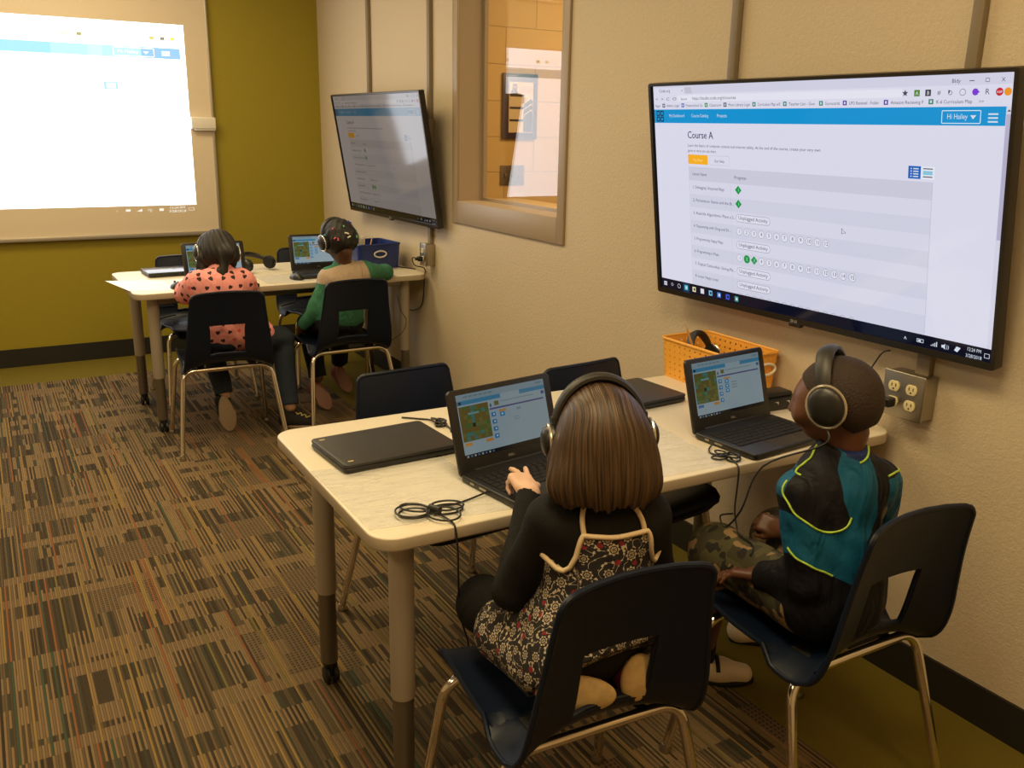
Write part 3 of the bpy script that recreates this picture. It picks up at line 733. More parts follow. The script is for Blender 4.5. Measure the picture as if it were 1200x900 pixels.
# ------------------------------------------------------------------ laptops
def game(W, H, gain, variant):
    c = Canvas(W, H, gain, .12)
    bg = srgb(150, 170, 178); bl = srgb(60, 130, 165)
    c.rect(0, 0, 1, .94, bg, 0); c.rect(0, 0, 1, .10, srgb(132, 155, 165), 1)
    c.rect(0, .10, .48, .165, bl, 1); c.rect(.70, .10, 1, .165, bl, 1); c.rect(.015, .11, .045, .155, srgb(20, 40, 40), 2); c.rect(.95, .19, .985, .24, srgb(50, 80, 140), 2)
    for k in range(6): c.rect(.08+.055*k, .035, .12+.055*k, .055, srgb(100, 125, 135), 2)
    c.rect(.90, .03, .97, .06, srgb(110, 130, 150), 2)
    a = srgb(105, 90, 40); g1 = srgb(70, 105, 50)
    c.rect(.01, .19, .33, .74, a if variant != 1 else srgb(95, 88, 45), 1)
    rnd = random.Random(5+variant)
    for i in range(8):
        for j in range(8):
            if rnd.random() < .55: c.rect(.014+.0395*i, .195+.068*j, .05+.0395*i, .255+.068*j, [g1, srgb(60, 120, 110), srgb(90, 110, 60), srgb(110, 105, 50)][rnd.randrange(4)], 2)
    c.rect(.135, .47, .165, .53, srgb(30, 40, 30), 3); c.rect(.10, .30, .22, .33, srgb(110, 150, 150), 3)
    c.rect(.02, .76, .10, .81, srgb(200, 140, 60) if variant != 1 else srgb(60, 110, 160), 2); c.rect(.25, .76, .33, .81, srgb(190, 130, 60), 2)
    c.rect(.40, .20, .45, .27, srgb(110, 105, 50), 2); c.rect(.35, .23, .365, .28, srgb(50, 50, 60), 2)
    c.rect(.47, .215, .86, .225, srgb(110, 130, 140), 2); c.rect(.34, .30, .97, .325, srgb(80, 80, 130), 2)
    for k in range(4):
        v = .37+.115*k; c.rect(.35, v, .40, v+.07, srgb(50, 120, 165), 2); c.rect(.372, v+.02, .386, v+.045, LTX, 3)
    c.rect(.44, .35, .52, .385, srgb(190, 135, 60), 2)
    for k in range(1 if variant == 0 else 3): c.rect(.445, .39+.085*k, .50, .46+.085*k, srgb(50, 130, 175), 2); c.rect(.465, .41+.085*k, .48, .435+.085*k, LTX, 3)
    if variant == 0: c.pill(.60, .51, .655, .56, srgb(110, 130, 140), .0012, 2); c.rect(.64, .37, .69, .41, srgb(120, 145, 155), 2)
    else:
        for k in range(3): c.rect(.54, .45+.05*k, .62, .465+.05*k, srgb(110, 130, 140), 2)
    c.rect(0, .94, 1, 1, srgb(14, 18, 20), 1)
    for k in range(8): c.rect(.02+.04*k, .955, .04+.04*k, .985, [srgb(150, 160, 160), srgb(70, 110, 150)][k % 2], 2)
    return c
GM = [game(.258, .145, .45, 0), game(.258, .145, .48, 1), game(.258, .145, .72, 1)]
LW, LD = .300, .205; LH = .188
def laptop(x, y, z, rz, tilt, label, var):
    """origin: middle of the hinge line on the table"""
    t = thing('laptop', label, 'laptop', (x, y, z), math.radians(rz), 'open black laptops')
    b = MB(); b.prism(rrect(-LW/2, -LD, LW/2, 0, .014, 5), .003, .018, .004)
    for fx in (-.12, .12):
        for fy in (-.18, -.03): b.lathe([(.008, 0), (.008, .004)], 10, 0, Matrix.Translation((fx, fy, 0)))
    b.box((-LW/2-.0006, -.055, .0075), (-LW/2+.001, -.042, .0125), 1); b.box((-LW/2-.0006, -.10, .0075), (-LW/2+.001, -.075, .0125), 1)
    b.build('base', [M_bplastic, M_steel], t)
    b = MB(); rows = [14, 14, 13, 12, 11]
    for r_, n_ in enumerate(rows):
        wk = .268/n_
        for k in range(n_): b.bbox((-.134+wk*k+.0012, -.040-.0175*r_-.0155, .0175), (-.134+wk*(k+1)-.0012, -.040-.0175*r_, .0205), .0012, 1)
    for k, (a_, c_) in enumerate(((-.134, -.085), (-.083, -.06), (-.058, .05), (.052, .08), (.082, .134))): b.bbox((a_, -.1435, .0175), (c_-.001, -.128, .0205), .0012, 1)
    b.build('keyboard', M_bmatte, t)
    b = MB(); b.bbox((-.05, -.199, .0176), (.05, -.149, .0186), .0004, 1); b.build('trackpad', mat('trackpad', (.02, .019, .018), .3), t)
    Ml = Matrix.Translation((0, -.003, .017)) @ Matrix.Rotation(math.radians(-tilt), 4, 'X')
    Mp = Ml @ Matrix(((1, 0, 0, 0), (0, 0, -1, 0), (0, 1, 0, 0), (0, 0, 0, 1)))     # prism xy -> xz, its z -> -y
    b = MB(); b.prism(rrect(-LW/2, -.009, LW/2, LH, .012, 5), -.008, .001, .0025, 0, Mp); b.lathe([(.006, -.11), (.006, .11)], 10, 0, Matrix.Translation((0, 0, .017)) @ Matrix.Rotation(math.pi/2, 4, 'Y'))
    l = b.build('lid', M_bplastic, t)
    GM[var].build('display', t, Ml @ Matrix.Translation((0, -.0014, .103)))
    lg = Canvas(.03, .01); lg.lit = False; lg.text('DELL', .5, .8, .6, (.32, .31, .29), 1, 'c'); lg.build('logo', t, Ml @ Matrix.Translation((0, -.0014, .0165)))
    return t
def closed_laptop(x, y, z, rz, label, w=LW, d=.215, stick=True):
    t = thing('closed_laptop', label, 'laptop', (x, y, z), math.radians(rz), 'closed laptops')
    b = MB(); b.prism(rrect(-w/2, -d/2, w/2, d/2, .012, 5), .003, .015, .004)
    for fx in (-.12, .12):
        for fy in (-.08, .08): b.lathe([(.008, 0), (.008, .004)], 10, 0, Matrix.Translation((fx, fy, 0)))
    b.build('base', M_bplastic, t)
    b = MB(); b.prism(rrect(-w/2, -d/2, w/2, d/2, .012, 5), .0155, .024, .003); b.build('lid', M_lid if d > .21 else mat('glossy_lid', (.025, .032, .032), .16), t)
    Mz = Matrix.Translation((0, 0, .0242)) @ Matrix.Rotation(-math.pi/2, 4, 'X')
    lg = Canvas(.04, .04); lg.lit = False; lg.ring(.5, .5, .012, .0018, (.055, .05, .045), 1); lg.text('DELL', .5, .58, .14, (.055, .05, .045), 1, 'c'); lg.build('logo', t, Mz)
    if stick:
        for (sx, sy) in ((-.128, .085), (-.126, -.085)):
            s_ = Canvas(.014, .010); s_.lit = False; s_.rect(0, .2, 1, .8, (.55, .42, .2), 1); s_.build('sticker', t, Matrix.Translation((sx, sy, 0)) @ Mz)
    return t
TZ = .7002
laptop(-1.070, 1.713, TZ, 8.5, 17, 'open black laptop in front of the girl in the floral dress', 0)
laptop(-.398, 1.690, TZ, 5, 16, 'open black laptop in front of the boy in the teal and black jacket', 1)
laptop(-1.10, 4.55, TZ, 3, 12, 'open black laptop in front of the child in the pink heart jacket', 2)
laptop(-.53, 4.70, TZ, -2, 12, 'open black laptop in front of the child in the green and beige shirt', 2)
closed_laptop(-1.288, 1.955, TZ, 3.0, 'closed dark laptop with two small stickers on the left end of the near table')
closed_laptop(-.500, 2.035, TZ, 4, 'closed dark laptop beside the orange basket, behind the girl', stick=False)
closed_laptop(-1.225, 4.955, TZ, 3, 'closed laptop on the left end of the back table', stick=False, d=.205)

# ------------------------------------------------------------------ things on the tables
def basket(name, label, loc, rz, L, Wd, H, m, handle_m, side='-y', holes=True):
    t = thing(name, label, 'basket', loc, math.radians(rz))
    b = MB(); bot = rrect(-Wd/2*.93, -L/2*.94, Wd/2*.93, L/2*.94, .02, 4); top = rrect(-Wd/2, -L/2, Wd/2, L/2, .022, 4); n = len(bot); th = .003
    b.prism(bot, 0, .003)
    # perforated walls: a grid round the basket with square holes
    per = 168; rows = 19
    def ringpt(poly, u):
        P = [Vector((*p, 0)) for p in poly]+[Vector((*poly[0], 0))]; Ls = [(P[i+1]-P[i]).length for i in range(n)]; T = sum(Ls)*u
        for i in range(n):
            if T <= Ls[i]+1e-9: return P[i].lerp(P[i+1], T/max(Ls[i], 1e-9))
            T -= Ls[i]
        return P[-1]
    V = []
    for r_ in range(rows+1):
        f = r_/rows
        for k in range(per):
            p = ringpt(bot, k/per).lerp(ringpt(top, k/per), f); V.append((p.x, p.y, .002+f*(H-.002)))
    nb = len(V); c0 = Vector((0, 0, 0)); V2 = [(x*(1-th/(Wd/2)), y*(1-th/(L/2)), z) for x, y, z in V]
    F = []; hole = lambda r_, k: holes and r_ % 3 == 1 and k % 4 == 1 and 1 <= r_ < rows-1
    for r_ in range(rows):
        for k in range(per):
            k2 = (k+1) % per; a, b_, c, d = r_*per+k, r_*per+k2, (r_+1)*per+k2, (r_+1)*per+k
            if hole(r_, k):
                for p, q in ((a, b_), (b_, c), (c, d), (d, a)): F.append((q, p, nb+p, nb+q))
            else: F += [(a, b_, c, d), (nb+d, nb+c, nb+b_, nb+a)]
    b.add(V+V2, F); b.tube([(x, y, H) for x, y in rrect(-Wd/2, -L/2, Wd/2, L/2, .022, 4)], .0045, 8, closed=True)
    b.build('basket_body', m, t, smooth=35)
    if side == '-y': pts = [(-.03, -L/2-.001, H*.62), (-.03, -L/2-.016, H*.60), (.03, -L/2-.016, H*.60), (.03, -L/2-.001, H*.62)]
    else: pts = None
    yy = -L/2-.004
    loop = [((.040 if holes else 0)*Wd/.2+.036*math.cos(a), yy, H*.62+.017*math.sin(a)) for a in [2*math.pi*k/24 for k in range(24)]]
    loop = loop
    b = MB(); b.tube(loop, .0042, 8, closed=True); b.build('handle', handle_m, t)
    return t
M_orange = mat('orange_plastic', (.82, .40, .06), .4, spec=.4); M_blue = mat('blue_plastic', (.015, .03, .16), .35)
basket('plastic_basket', 'orange perforated plastic basket against the wall on the near table', (-.118, 2.06, TZ), 0, .33, .20, .125, M_orange, M_white)
basket('plastic_basket', 'blue plastic basket with a white handle on the back table', (-.20, 4.80, TZ), 4, .26, .26, .135, M_blue, M_white, holes=False)
def pencil(loc, d, L, m, label, name='pencil'):
    t = thing(name, label, 'pen', loc); dv = Vector(d).normalized()*L; b = MB(); b.tube([(0, 0, 0), dv*.86, dv*.88, dv], [.0036, .0036, .0034, .0008], 8); b.build('barrel', m, t); return t
M_pen = mat('pencil_wood', (.62, .36, .14), .45)
def headset(name, label, loc, R, rb=.078, cups=True, big=1.0, band_w=.016, silver=True, open_=1.0, squash=1.12):
    """over-ear headset: band arch in local xz plane, cups at x=+-rb, faces inward"""
    t = thing(name, label, 'headphones'); t.matrix_world = Matrix.Translation(loc) @ R
    b = MB(); arch = [(rb*open_*math.cos(a), 0, rb*squash*math.sin(a)) for a in [math.radians(8+164*k/28) for k in range(29)]]
    V = []; n = 10; F = []
    for i, p in enumerate(arch):
        a = math.radians(8+164*i/28); rad = Vector((math.cos(a), 0, math.sin(a)))
        f = math.sin(math.pi*i/28)**.5; wd = band_w*(.5+.5*f); tk = .0045+.005*f
        for k in range(n):
            c_, s_ = math.cos(2*math.pi*k/n), math.sin(2*math.pi*k/n)
            V.append(tuple(Vector(p)+rad*tk*c_+Vector((0, wd*s_, 0))))
    for i in range(28):
        for k in range(n): F.append((i*n+k, i*n+(k+1) % n, (i+1)*n+(k+1) % n, (i+1)*n+k))
    F += [tuple(range(n-1, -1, -1)), tuple(28*n+k for k in range(n))]; b.add(V, F); b.build('headband', M_hband, t)
    for s_ in (-1, 1):
        Mc = Matrix.Translation((s_*(rb+.002), 0, -.012)) @ Matrix.Rotation(s_*math.pi/2, 4, 'Y')
        b = MB(); b.bbox((s_*(rb)-.005, -.009, -.010), (s_*(rb)+.005, .009, .034), .004, 2); b.build('slider', M_bplastic, t)
        r_ = .034*big
        b = MB(); b.lathe([(.004, .0225), (r_*.55, .021), (r_*.85, .016), (r_, .008), (r_, .0), (r_*.9, -.002)], 32, 0, Mc @ Matrix.Diagonal((1.12, 1, 1, 1)))
        ec = b.build('ear_cup', M_bplastic, t)
        if silver:
            b = MB(); pts = [(r_*1.12*1.01*math.cos(a), r_*1.01*math.sin(a), .008) for a in [2*math.pi*k/32 for k in range(32)]]; b.tube(pts, .0032, 8, 0, Mc, closed=True); b.build('silver_ring', M_ring, ec)
        b = MB(); b.lathe([(r_*.45, -.002), (r_*.9, -.002), (r_*1.0, -.008), (r_*.92, -.016), (r_*.5, -.017)], 28, 0, Mc @ Matrix.Diagonal((1.12, 1, 1, 1))); b.build('ear_cushion', M_bmatte, t)
    return t
M_hband = mat('headband_vinyl', (.020, .018, .015), .45, bump=.1, scale=500); M_ring = mat('silver_ring', (.80, .76, .68), .25, metal=.9)
headset('headphones', 'black headphones lying in the orange basket', (-.125, 2.13, TZ+.078), Matrix.Rotation(.35, 4, 'Z') @ Matrix.Rotation(-.35, 4, 'X'), rb=.062, big=.8)
pencil((-.150, 2.10, TZ+.03), (-.40, .10, 1), .165, M_pen, 'wooden pencil sticking up out of the orange basket')
headset('headphones', 'black headphones lying on the back table beside the child in the pink heart jacket', (-.82, 4.86, TZ+.047), Matrix.Rotation(.5, 4, 'Z') @ Matrix.Rotation(-1.15, 4, 'X'), rb=.08, silver=False)
for k, (dx, dy, lean) in enumerate(((-.03, .03, -.2), (-.01, .0, .15), (.02, .02, .3))):
    pencil((-.235+dx, 4.80+dy, TZ+.006), (lean, .1, 1), .165, M_pen, ['leftmost', 'middle', 'rightmost'][k]+' of the three pencils standing in the blue basket')
t = thing('plastic_cup', 'clear plastic cup in the blue basket', 'cup', (-.245, 4.86, TZ+.005)); b = MB(); b.lathe([(.024, 0), (.034, .155), (.0325, .155), (.0225, .003)], 24); b.build('cup_body', mat('clear_plastic', (.75, .72, .62), .15, alpha=.28), t)
# small black hub with three pale marks beside the boy's laptop
t = thing('desk_hub', 'small black box with three white marks behind the boy, below the orange basket', 'device', (-.165, 1.79, TZ), math.radians(-3))
b = MB(); b.bbox((-.085, -.04, 0), (.085, .04, .035), .008, 3); b.bbox((-.065, -.03, .033), (.065, .03, .05), .012, 3); b.build('housing', M_bplastic, t)
for k in range(3):
    c_ = Canvas(.014, .012); c_.lit = False; c_.poly([(0, .1), (1, .1), (1, .9), (.75, .4)], (.7, .68, .62), 1); c_.build('mark', t, Matrix.Translation((-.048+.042*k, -.0405, .022)))
# computer mice
def mouse(loc, rz, label):
    t = thing('computer_mouse', label, 'mouse', loc, rz); V = []; F = []; n = 16; m_ = 8
    b = MB()
    for i in range(m_+1):
        ph = math.pi/2*i/m_
        for k in range(n):
            a = 2*math.pi*k/n; V.append((.030*math.cos(a)*math.cos(ph), .050*math.sin(a)*math.cos(ph), .004+.030*math.sin(ph)*(1+.15*math.sin(a)*-1)))
    for i in range(m_):
        for k in range(n): F.append((i*n+k, i*n+(k+1) % n, (i+1)*n+(k+1) % n, (i+1)*n+k))
    V += [(.028*math.cos(2*math.pi*k/n), .048*math.sin(2*math.pi*k/n), 0) for k in range(n)]; q = (m_+1)*n
    for k in range(n): F.append((q+k, q+(k+1) % n, (k+1) % n, k))
    F.append(tuple(q+k for k in range(n-1, -1, -1))); b.add(V, F); b.build('mouse_body', M_bplastic, t, 60)
    b = MB(); b.lathe([(.002, -.003), (.007, -.003), (.007, .003), (.002, .003)], 12, 0, Matrix.Translation((0, .026, .030)) @ Matrix.Rotation(math.pi/2, 4, 'Y')); b.build('scroll_wheel', M_rubber, t); return t
mouse((-.71, 4.52, TZ), .2, 'black mouse beside the laptop of the child in green and beige')
mouse((-1.30, 4.47, TZ), .3, 'black mouse on the back table, left of the child in pink')
# thin clear sheets taped on the tables
def sheet_mat():
    m, nt, b_ = newmat('clear_film'); g = NG(nt); b_.inputs['Base Color'].default_value = (.86, .86, .84, 1); b_.inputs['Roughness'].default_value = .2; b_.inputs['Alpha'].default_value = .30
    tc = g.n('TexCoord'); nz = g.n('TexNoise'); nz.inputs['Scale'].default_value = 9; nz.inputs['Distortion'].default_value = 1.5; mp = g.n('Mapping'); mp.inputs['Scale'].default_value = (1, 3, 1)
    g.L(tc.outputs['Object'], mp.inputs[0]); g.L(mp.outputs[0], nz.inputs['Vector']); bp = g.n('Bump'); bp.inputs['Strength'].default_value = .5; bp.inputs['Distance'].default_value = .02; g.L(nz.outputs['Fac'], bp.inputs['Height']); g.L(bp.outputs[0], b_.inputs['Normal']); return m
M_film = sheet_mat(); M_paper = mat('white_paper', (.92, .92, .90), .5)
def sheet(corners, label, m, name='clear_sheet', cat='plastic sheet', th=.0006, bulge=.0015, seed=0):
    cx = sum(c[0] for c in corners)/4; cy = sum(c[1] for c in corners)/4; t = None; n = 14; rnd = random.Random(seed); V = []; ph = [rnd.uniform(0, 6) for _ in range(4)]
    C4 = [Vector((c[0]-cx, c[1]-cy, 0)) for c in corners]
    for lay in (1, 0):
        for i in range(n+1):
            for j in range(n+1):
                u, v = i/n, j/n; p = C4[0].lerp(C4[1], u).lerp(C4[3].lerp(C4[2], u), v)
                z = bulge*(1+math.sin(7*u+5*v+ph[0])*.5+math.sin(11*v-4*u+ph[1])*.5)*math.sin(math.pi*u)**.5*math.sin(math.pi*v)**.5 if 0 < u < 1 and 0 < v < 1 else 0
                V.append((p.x, p.y, z+th*lay))
    F = []; N_ = (n+1)**2
    for i in range(n):
        for j in range(n):
            a = i*(n+1)+j; F += [(a, a+n+1, a+n+2, a+1), (N_+a+1, N_+a+n+2, N_+a+n+1, N_+a)]
    edge = [i*(n+1) for i in range(n+1)]+[n*(n+1)+j for j in range(1, n+1)]+[i*(n+1)+n for i in range(n-1, -1, -1)]+[j for j in range(n-1, 0, -1)]
    for a, b_ in zip(edge, edge[1:]+edge[:1]): F.append((b_, a, N_+a, N_+b_))
    o = obj(name, V, F, m, None, 60, None, (cx, cy, TZ+.0002)); return tag(o, label, cat)
sheet([(-1.49, 1.545), (-1.17, 1.50), (-1.185, 1.85), (-1.492, 1.905)], 'clear plastic sheet on the left end of the near table', M_film, seed=1)
sheet([(-.83, 1.50), (-.60, 1.49), (-.56, 1.80), (-.86, 1.83)], 'clear plastic sheet between the two open laptops on the near table', M_film, seed=2)
sheet([(-1.51, 4.50), (-1.30, 4.43), (-1.33, 4.76), (-1.575, 4.84)], 'bright paper sheet on the left end of the back table', M_paper, 'paper_sheet', 'paper', seed=3)
sheet([(-.88, 4.43), (-.64, 4.45), (-.64, 4.72), (-.88, 4.70)], 'clear plastic sheet on the back table between the two children', M_film, seed=4)

# ------------------------------------------------------------------ poster and switches in the neighbouring room
t = thing('framed_poster', 'framed purple poster seen through the window, above the switch plate', 'poster', (.725, EY, 1.585))
PWd, PHt = .235, .365
b = MB(); b.bbox((-PWd/2, -.016, -PHt/2), (PWd/2, 0, PHt/2), .004, 2); b.build('frame', mat('purple_frame', (.055, .035, .06), .35), t)
c_ = Canvas(PWd, PHt); c_.lit = False; c_.step = .0003
wh, dkc = (.66, .52, .33), (.035, .025, .03)
c_.rect(.17, .13, .86, .90, wh, 0)
c_.poly([(.20, .33), (.22, .27), (.26, .25), (.27, .17), (.38, .16), (.41, .20), (.38, .25), (.42, .30), (.42, .335)], (.10, .08, .07), 1); c_.disc(.33, .195, .014, (.35, .24, .14), 2); c_.rect(.27, .165, .39, .18, dkc, 3)
c_.rect(.19, .315, .60, .35, dkc, 3); c_.rect(.19, .505, .62, .54, dkc, 2); c_.rect(.19, .695, .62, .73, dkc, 2)
c_.poly([(.59, .89), (.59, .47), (.80, .38), (.85, .41), (.85, .89)], dkc, 3)
for k in range(2): c_.poly([(.60, .535+.09*k), (.80, .45+.09*k), (.84, .47+.09*k), (.84, .485+.09*k), (.80, .465+.09*k), (.60, .55+.09*k)], wh, 4)
for v_ in (.34, .53, .72):
    c_.text('- - - - -', .21, v_, .012, wh, 5, fit=.45)
for k in range(4): c_.rect(.48, .20+.025*k, .82-.04*(k % 2), .208+.025*k, (.35, .27, .18), 2)
c_.build('print', t, Matrix.Translation((0, -.0165, 0)))
t = thing('switch_plate', 'steel plate with three toggle switches below the framed poster', 'light switch', (.685, EY, 1.195))
b = MB(); b.bbox((-.082, -.006, -.058), (.082, 0, .058), .002, 2); b.build('plate', mat('bronze_plate', (.17, .13, .09), .35, metal=.5), t)
for k in range(3): b = MB(); b.bbox((-.056+.046*k, -.018, -.010), (-.046+.046*k, -.004, .012), .002, 2); b.build('toggle', mat('brown_toggle', (.20, .14, .08), .4), t)

# ------------------------------------------------------------------ cables
def cable(pts, r, label, name='cable', n=6, closed=False):
    P = smooth_path(pts, n); o0 = Vector(pts[0]); b = MB(); b.tube([p-o0 for p in P], r, 7); o = b.build(name, M_bplastic, None, 60, tuple(o0)); return tag(o, label, 'cable')
def bundle(cx, cy, z, rz, s, loops=5, seed=1):
    rnd = random.Random(seed); pts = []
    for k in range(loops):
        sg = 1 if k % 2 else -1; L = s*(.85+.3*rnd.random()); wd = s*(.28+.30*rnd.random()); oy = rnd.uniform(-.2, .2)*s; a = rnd.uniform(-.9, .9)
        for q in range(8):
            an = 2*math.pi*q/8; x = sg*(L*.5-L*.5*math.cos(an)); y = wd*math.sin(an)*sg+oy*math.sin(an/2)
            xr, yr = x*math.cos(a)-y*math.sin(a), x*math.sin(a)+y*math.cos(a)
            pts.append((cx+xr*math.cos(rz)-yr*math.sin(rz), cy+xr*math.sin(rz)+yr*math.cos(rz), z+.003+.0022*k+.002*math.sin(an)))
    return pts
# ------------------------------------------------------------------ smooth bodies from blended shapes (surface nets)
def V3(*a): return np.array(a, float)
def smin(a, b, k):
    if k <= 0: return np.minimum(a, b)
    h = np.maximum(k-np.abs(a-b), 0)/k; return np.minimum(a, b)-h*h*k*.25
class Sdf:
    def __init__(s): s.p = []
    def cap(s, a, b, ra, rb=None, k=.02, sub=False): s.p.append(('c', V3(*a), V3(*b), ra, ra if rb is None else rb, k, sub)); return s
    def ell(s, c, r, R=None, k=.02, sub=False): s.p.append(('e', V3(*c), V3(*r), np.eye(3) if R is None else np.array(R), 0, k, sub)); return s
    def box(s, c, r, rad, R=None, k=.01, sub=False): s.p.append(('b', V3(*c), V3(*r), np.eye(3) if R is None else np.array(R), rad, k, sub)); return s
    def chain(s, pts, rr, k=.02):
        for i in range(len(pts)-1): s.cap(pts[i], pts[i+1], rr[i], rr[i+1], k)
        return s
    def fn(s, P, grow=0.0):
        d = None
        for q in s.p:
            if q[0] == 'c':
                a, b, ra, rb = q[1:5]; ba = b-a; pa = P-a; t = np.clip(pa@ba/max(ba@ba, 1e-12), 0, 1)
                e = np.linalg.norm(pa-t[:, None]*ba, axis=1)-(ra+(rb-ra)*t)
            elif q[0] == 'e':
                c, r, R = q[1:4]; L = (P-c)@R; k0 = np.linalg.norm(L/r, axis=1); k1 = np.linalg.norm(L/(r*r), axis=1); e = k0*(k0-1)/np.maximum(k1, 1e-9)
                e = np.where(k0 < 1e-3, -r.min(), e)
            else:
                c, r, R = q[1:4]; L = np.abs((P-c)@R)-(r-q[4]); e = np.linalg.norm(np.maximum(L, 0), axis=1)+np.minimum(L.max(axis=1), 0)-q[4]
            if q[6]: d = -smin(-d, e, q[5])
            else: d = e if d is None else smin(d, e, q[5])
        return d-grow
def nets(f, lo, hi, h):
    """mesh of f=0; f vectorised over (n,3)"""
    lo = np.array(lo, float); hi = np.array(hi, float); B = 8
    nb = np.ceil((hi-lo)/(h*B)).astype(int); n = nb*B+1
    D = np.full(tuple(n), 1.0)
    ctr = np.stack(np.meshgrid(*[np.arange(m) for m in nb], indexing='ij'), -1).reshape(-1, 3)
    C = lo+(ctr+.5)*B*h; dc = f(C); R = B*h*.87*1.9+.004
    o = np.arange(B+1); off = np.stack(np.meshgrid(o, o, o, indexing='ij'), -1).reshape(-1, 3)
    inside = dc < 0
    for c_, ins in zip(ctr[np.abs(dc) >= R], inside[np.abs(dc) >= R]):
        if ins: a = c_*B; D[a[0]:a[0]+B+1, a[1]:a[1]+B+1, a[2]:a[2]+B+1] = -1
    act = ctr[np.abs(dc) < R]
    for i in range(0, len(act), 200):
        blk = act[i:i+200]; I = (blk[:, None, :]*B+off[None]).reshape(-1, 3); v = f(lo+I*h); D[I[:, 0], I[:, 1], I[:, 2]] = v
    S = D < 0
    cnt = sum(S[a:n[0]-1+a, b:n[1]-1+b, c:n[2]-1+c].astype(np.int8) for a in (0, 1) for b in (0, 1) for c in (0, 1))
    cells = np.argwhere((cnt > 0) & (cnt < 8)); idx = -np.ones(tuple(n-1), int); idx[tuple(cells.T)] = np.arange(len(cells))
    acc = np.zeros((len(cells), 3)); num = np.zeros(len(cells))
    cor = [(a, b, c) for a in (0, 1) for b in (0, 1) for c in (0, 1)]
    for a in cor:
        for ax in range(3):
            if a[ax]: continue
            b = list(a); b[ax] = 1
            pa = cells+np.array(a); pb = cells+np.array(b); da = D[tuple(pa.T)]; db = D[tuple(pb.T)]; m = (da < 0) != (db < 0)
            t = np.where(m, da/np.where(m, da-db, 1), 0); p = np.tile(np.array(a, float), (len(cells), 1)); p[:, ax] += t
            acc += p*m[:, None]; num += m
    V = lo+(cells+acc/np.maximum(num, 1)[:, None])*h
    F = []
    for ax in range(3):
        u, v = [(1, 2), (2, 0), (0, 1)][ax]
        sl = [slice(0, None)]*3; A = np.moveaxis(S, ax, 0); ch = np.moveaxis(A[:-1] != A[1:], 0, ax); e = np.argwhere(ch)
        e = e[(e[:, u] > 0) & (e[:, v] > 0) & (e[:, u] < n[u]-1) & (e[:, v] < n[v]-1)]
        if not len(e): continue
        q = []
        for du, dv in ((-1, -1), (0, -1), (0, 0), (-1, 0)):
            w_ = e.copy(); w_[:, u] += du; w_[:, v] += dv; q.append(idx[tuple(w_.T)])
        q = np.stack(q, 1); flip = ~S[tuple(e.T)]; q[flip] = q[flip][:, ::-1]; F.append(q)
    return V, np.concatenate(F)
def grad(f, P, e=.001):
    return np.stack([(f(P+np.eye(3)[i]*e)-f(P-np.eye(3)[i]*e))/(2*e) for i in range(3)], 1)
def snap(f, pts, off=0.0, it=6):
    P = np.array(pts, float)
    for _ in range(it):
        g = grad(f, P); P = P-g*((f(P)-off)/np.maximum((g*g).sum(1), 1e-6))[:, None]
    return P
def body(name, f, lo, hi, h, m, parent, base, polish=True, attrs=None, matf=None):
    V, F = nets(f, lo, hi, h)
    if polish: V = snap(f, V, 0, 1)
    fm = None
    if matf is not None: fm = matf(V[F].mean(axis=1)).astype(int)
    me = bpy.data.meshes.new(name); me.from_pydata((V-np.array(base)).tolist(), [], F.tolist())
    for k in (m if isinstance(m, (list, tuple)) else [m]): me.materials.append(k)
    me.polygons.foreach_set('use_smooth', [True]*len(me.polygons))
    if fm is not None: me.polygons.foreach_set('material_index', fm)
    for an, af in (attrs or {}).items():
        val = af(V); 
        if val.ndim == 1: a = me.attributes.new(an, 'FLOAT', 'POINT'); a.data.foreach_set('value', val.astype(np.float32))
        else: a = me.attributes.new(an, 'FLOAT_VECTOR', 'POINT'); a.data.foreach_set('vector', val.astype(np.float32).ravel())
    me.update(); o = bpy.data.objects.new(name, me); COL.objects.link(o); o.parent = parent; return o
def rot(yaw=0, pitch=0, roll=0):
    """columns: right, forward, up. yaw ccw about z from +y; pitch >0 looks down; roll >0 tips to the right"""
    M = Matrix.Rotation(math.radians(yaw), 3, 'Z') @ Matrix.Rotation(math.radians(-pitch), 3, 'X') @ Matrix.Rotation(math.radians(roll), 3, 'Y')
    return np.array(M)
def head(s, c, R, sc=1.0, k=.012):
    """c: centre of the skull; child head about .20 high"""
    L = lambda x, y, z: V3(*c)+R@(V3(x, y, z)*sc)
    E = lambda p, r, k_=k, sub=False: s.ell(L(*p), V3(*r)*sc, R, k_, sub)
    E((0, -.008, .018), (.073, .088, .076)); E((0, .020, -.030), (.058, .062, .068), .03); E((0, .040, -.070), (.030, .034, .022), .03)
    E((0, .062, -.008), (.050, .030, .040), .03)
    s.cap(L(0, .089, .005), L(0, .104, -.024), .006*sc, .0095*sc, .012); 
    for sx in (-1, 1):
        s.cap(L(sx*.007, .098, -.027), L(sx*.011, .093, -.027), .0055*sc, .0045*sc, .006)
        E((sx*.028, .094, .004), (.015, .012, .011), .010, True); E((sx*.028, .080, .004), (.0115, .0115, .0115), .002)
        E((sx*.038, .070, -.032), (.022, .020, .020), .02)
        E((sx*.074, -.004, -.008), (.008, .020, .028), .008); E((sx*.080, .002, -.008), (.005, .010, .016), .004, True)
    s.cap(L(-.016, .088, -.048), L(.016, .088, -.048), .0058*sc, .0058*sc, .006); s.cap(L(-.014, .087, -.057), L(.014, .087, -.057), .0062*sc, .0062*sc, .006)
    s.cap(L(-.015, .097, -.0525), L(.015, .097, -.0525), .0016*sc, .0016*sc, .002, True)
    return L
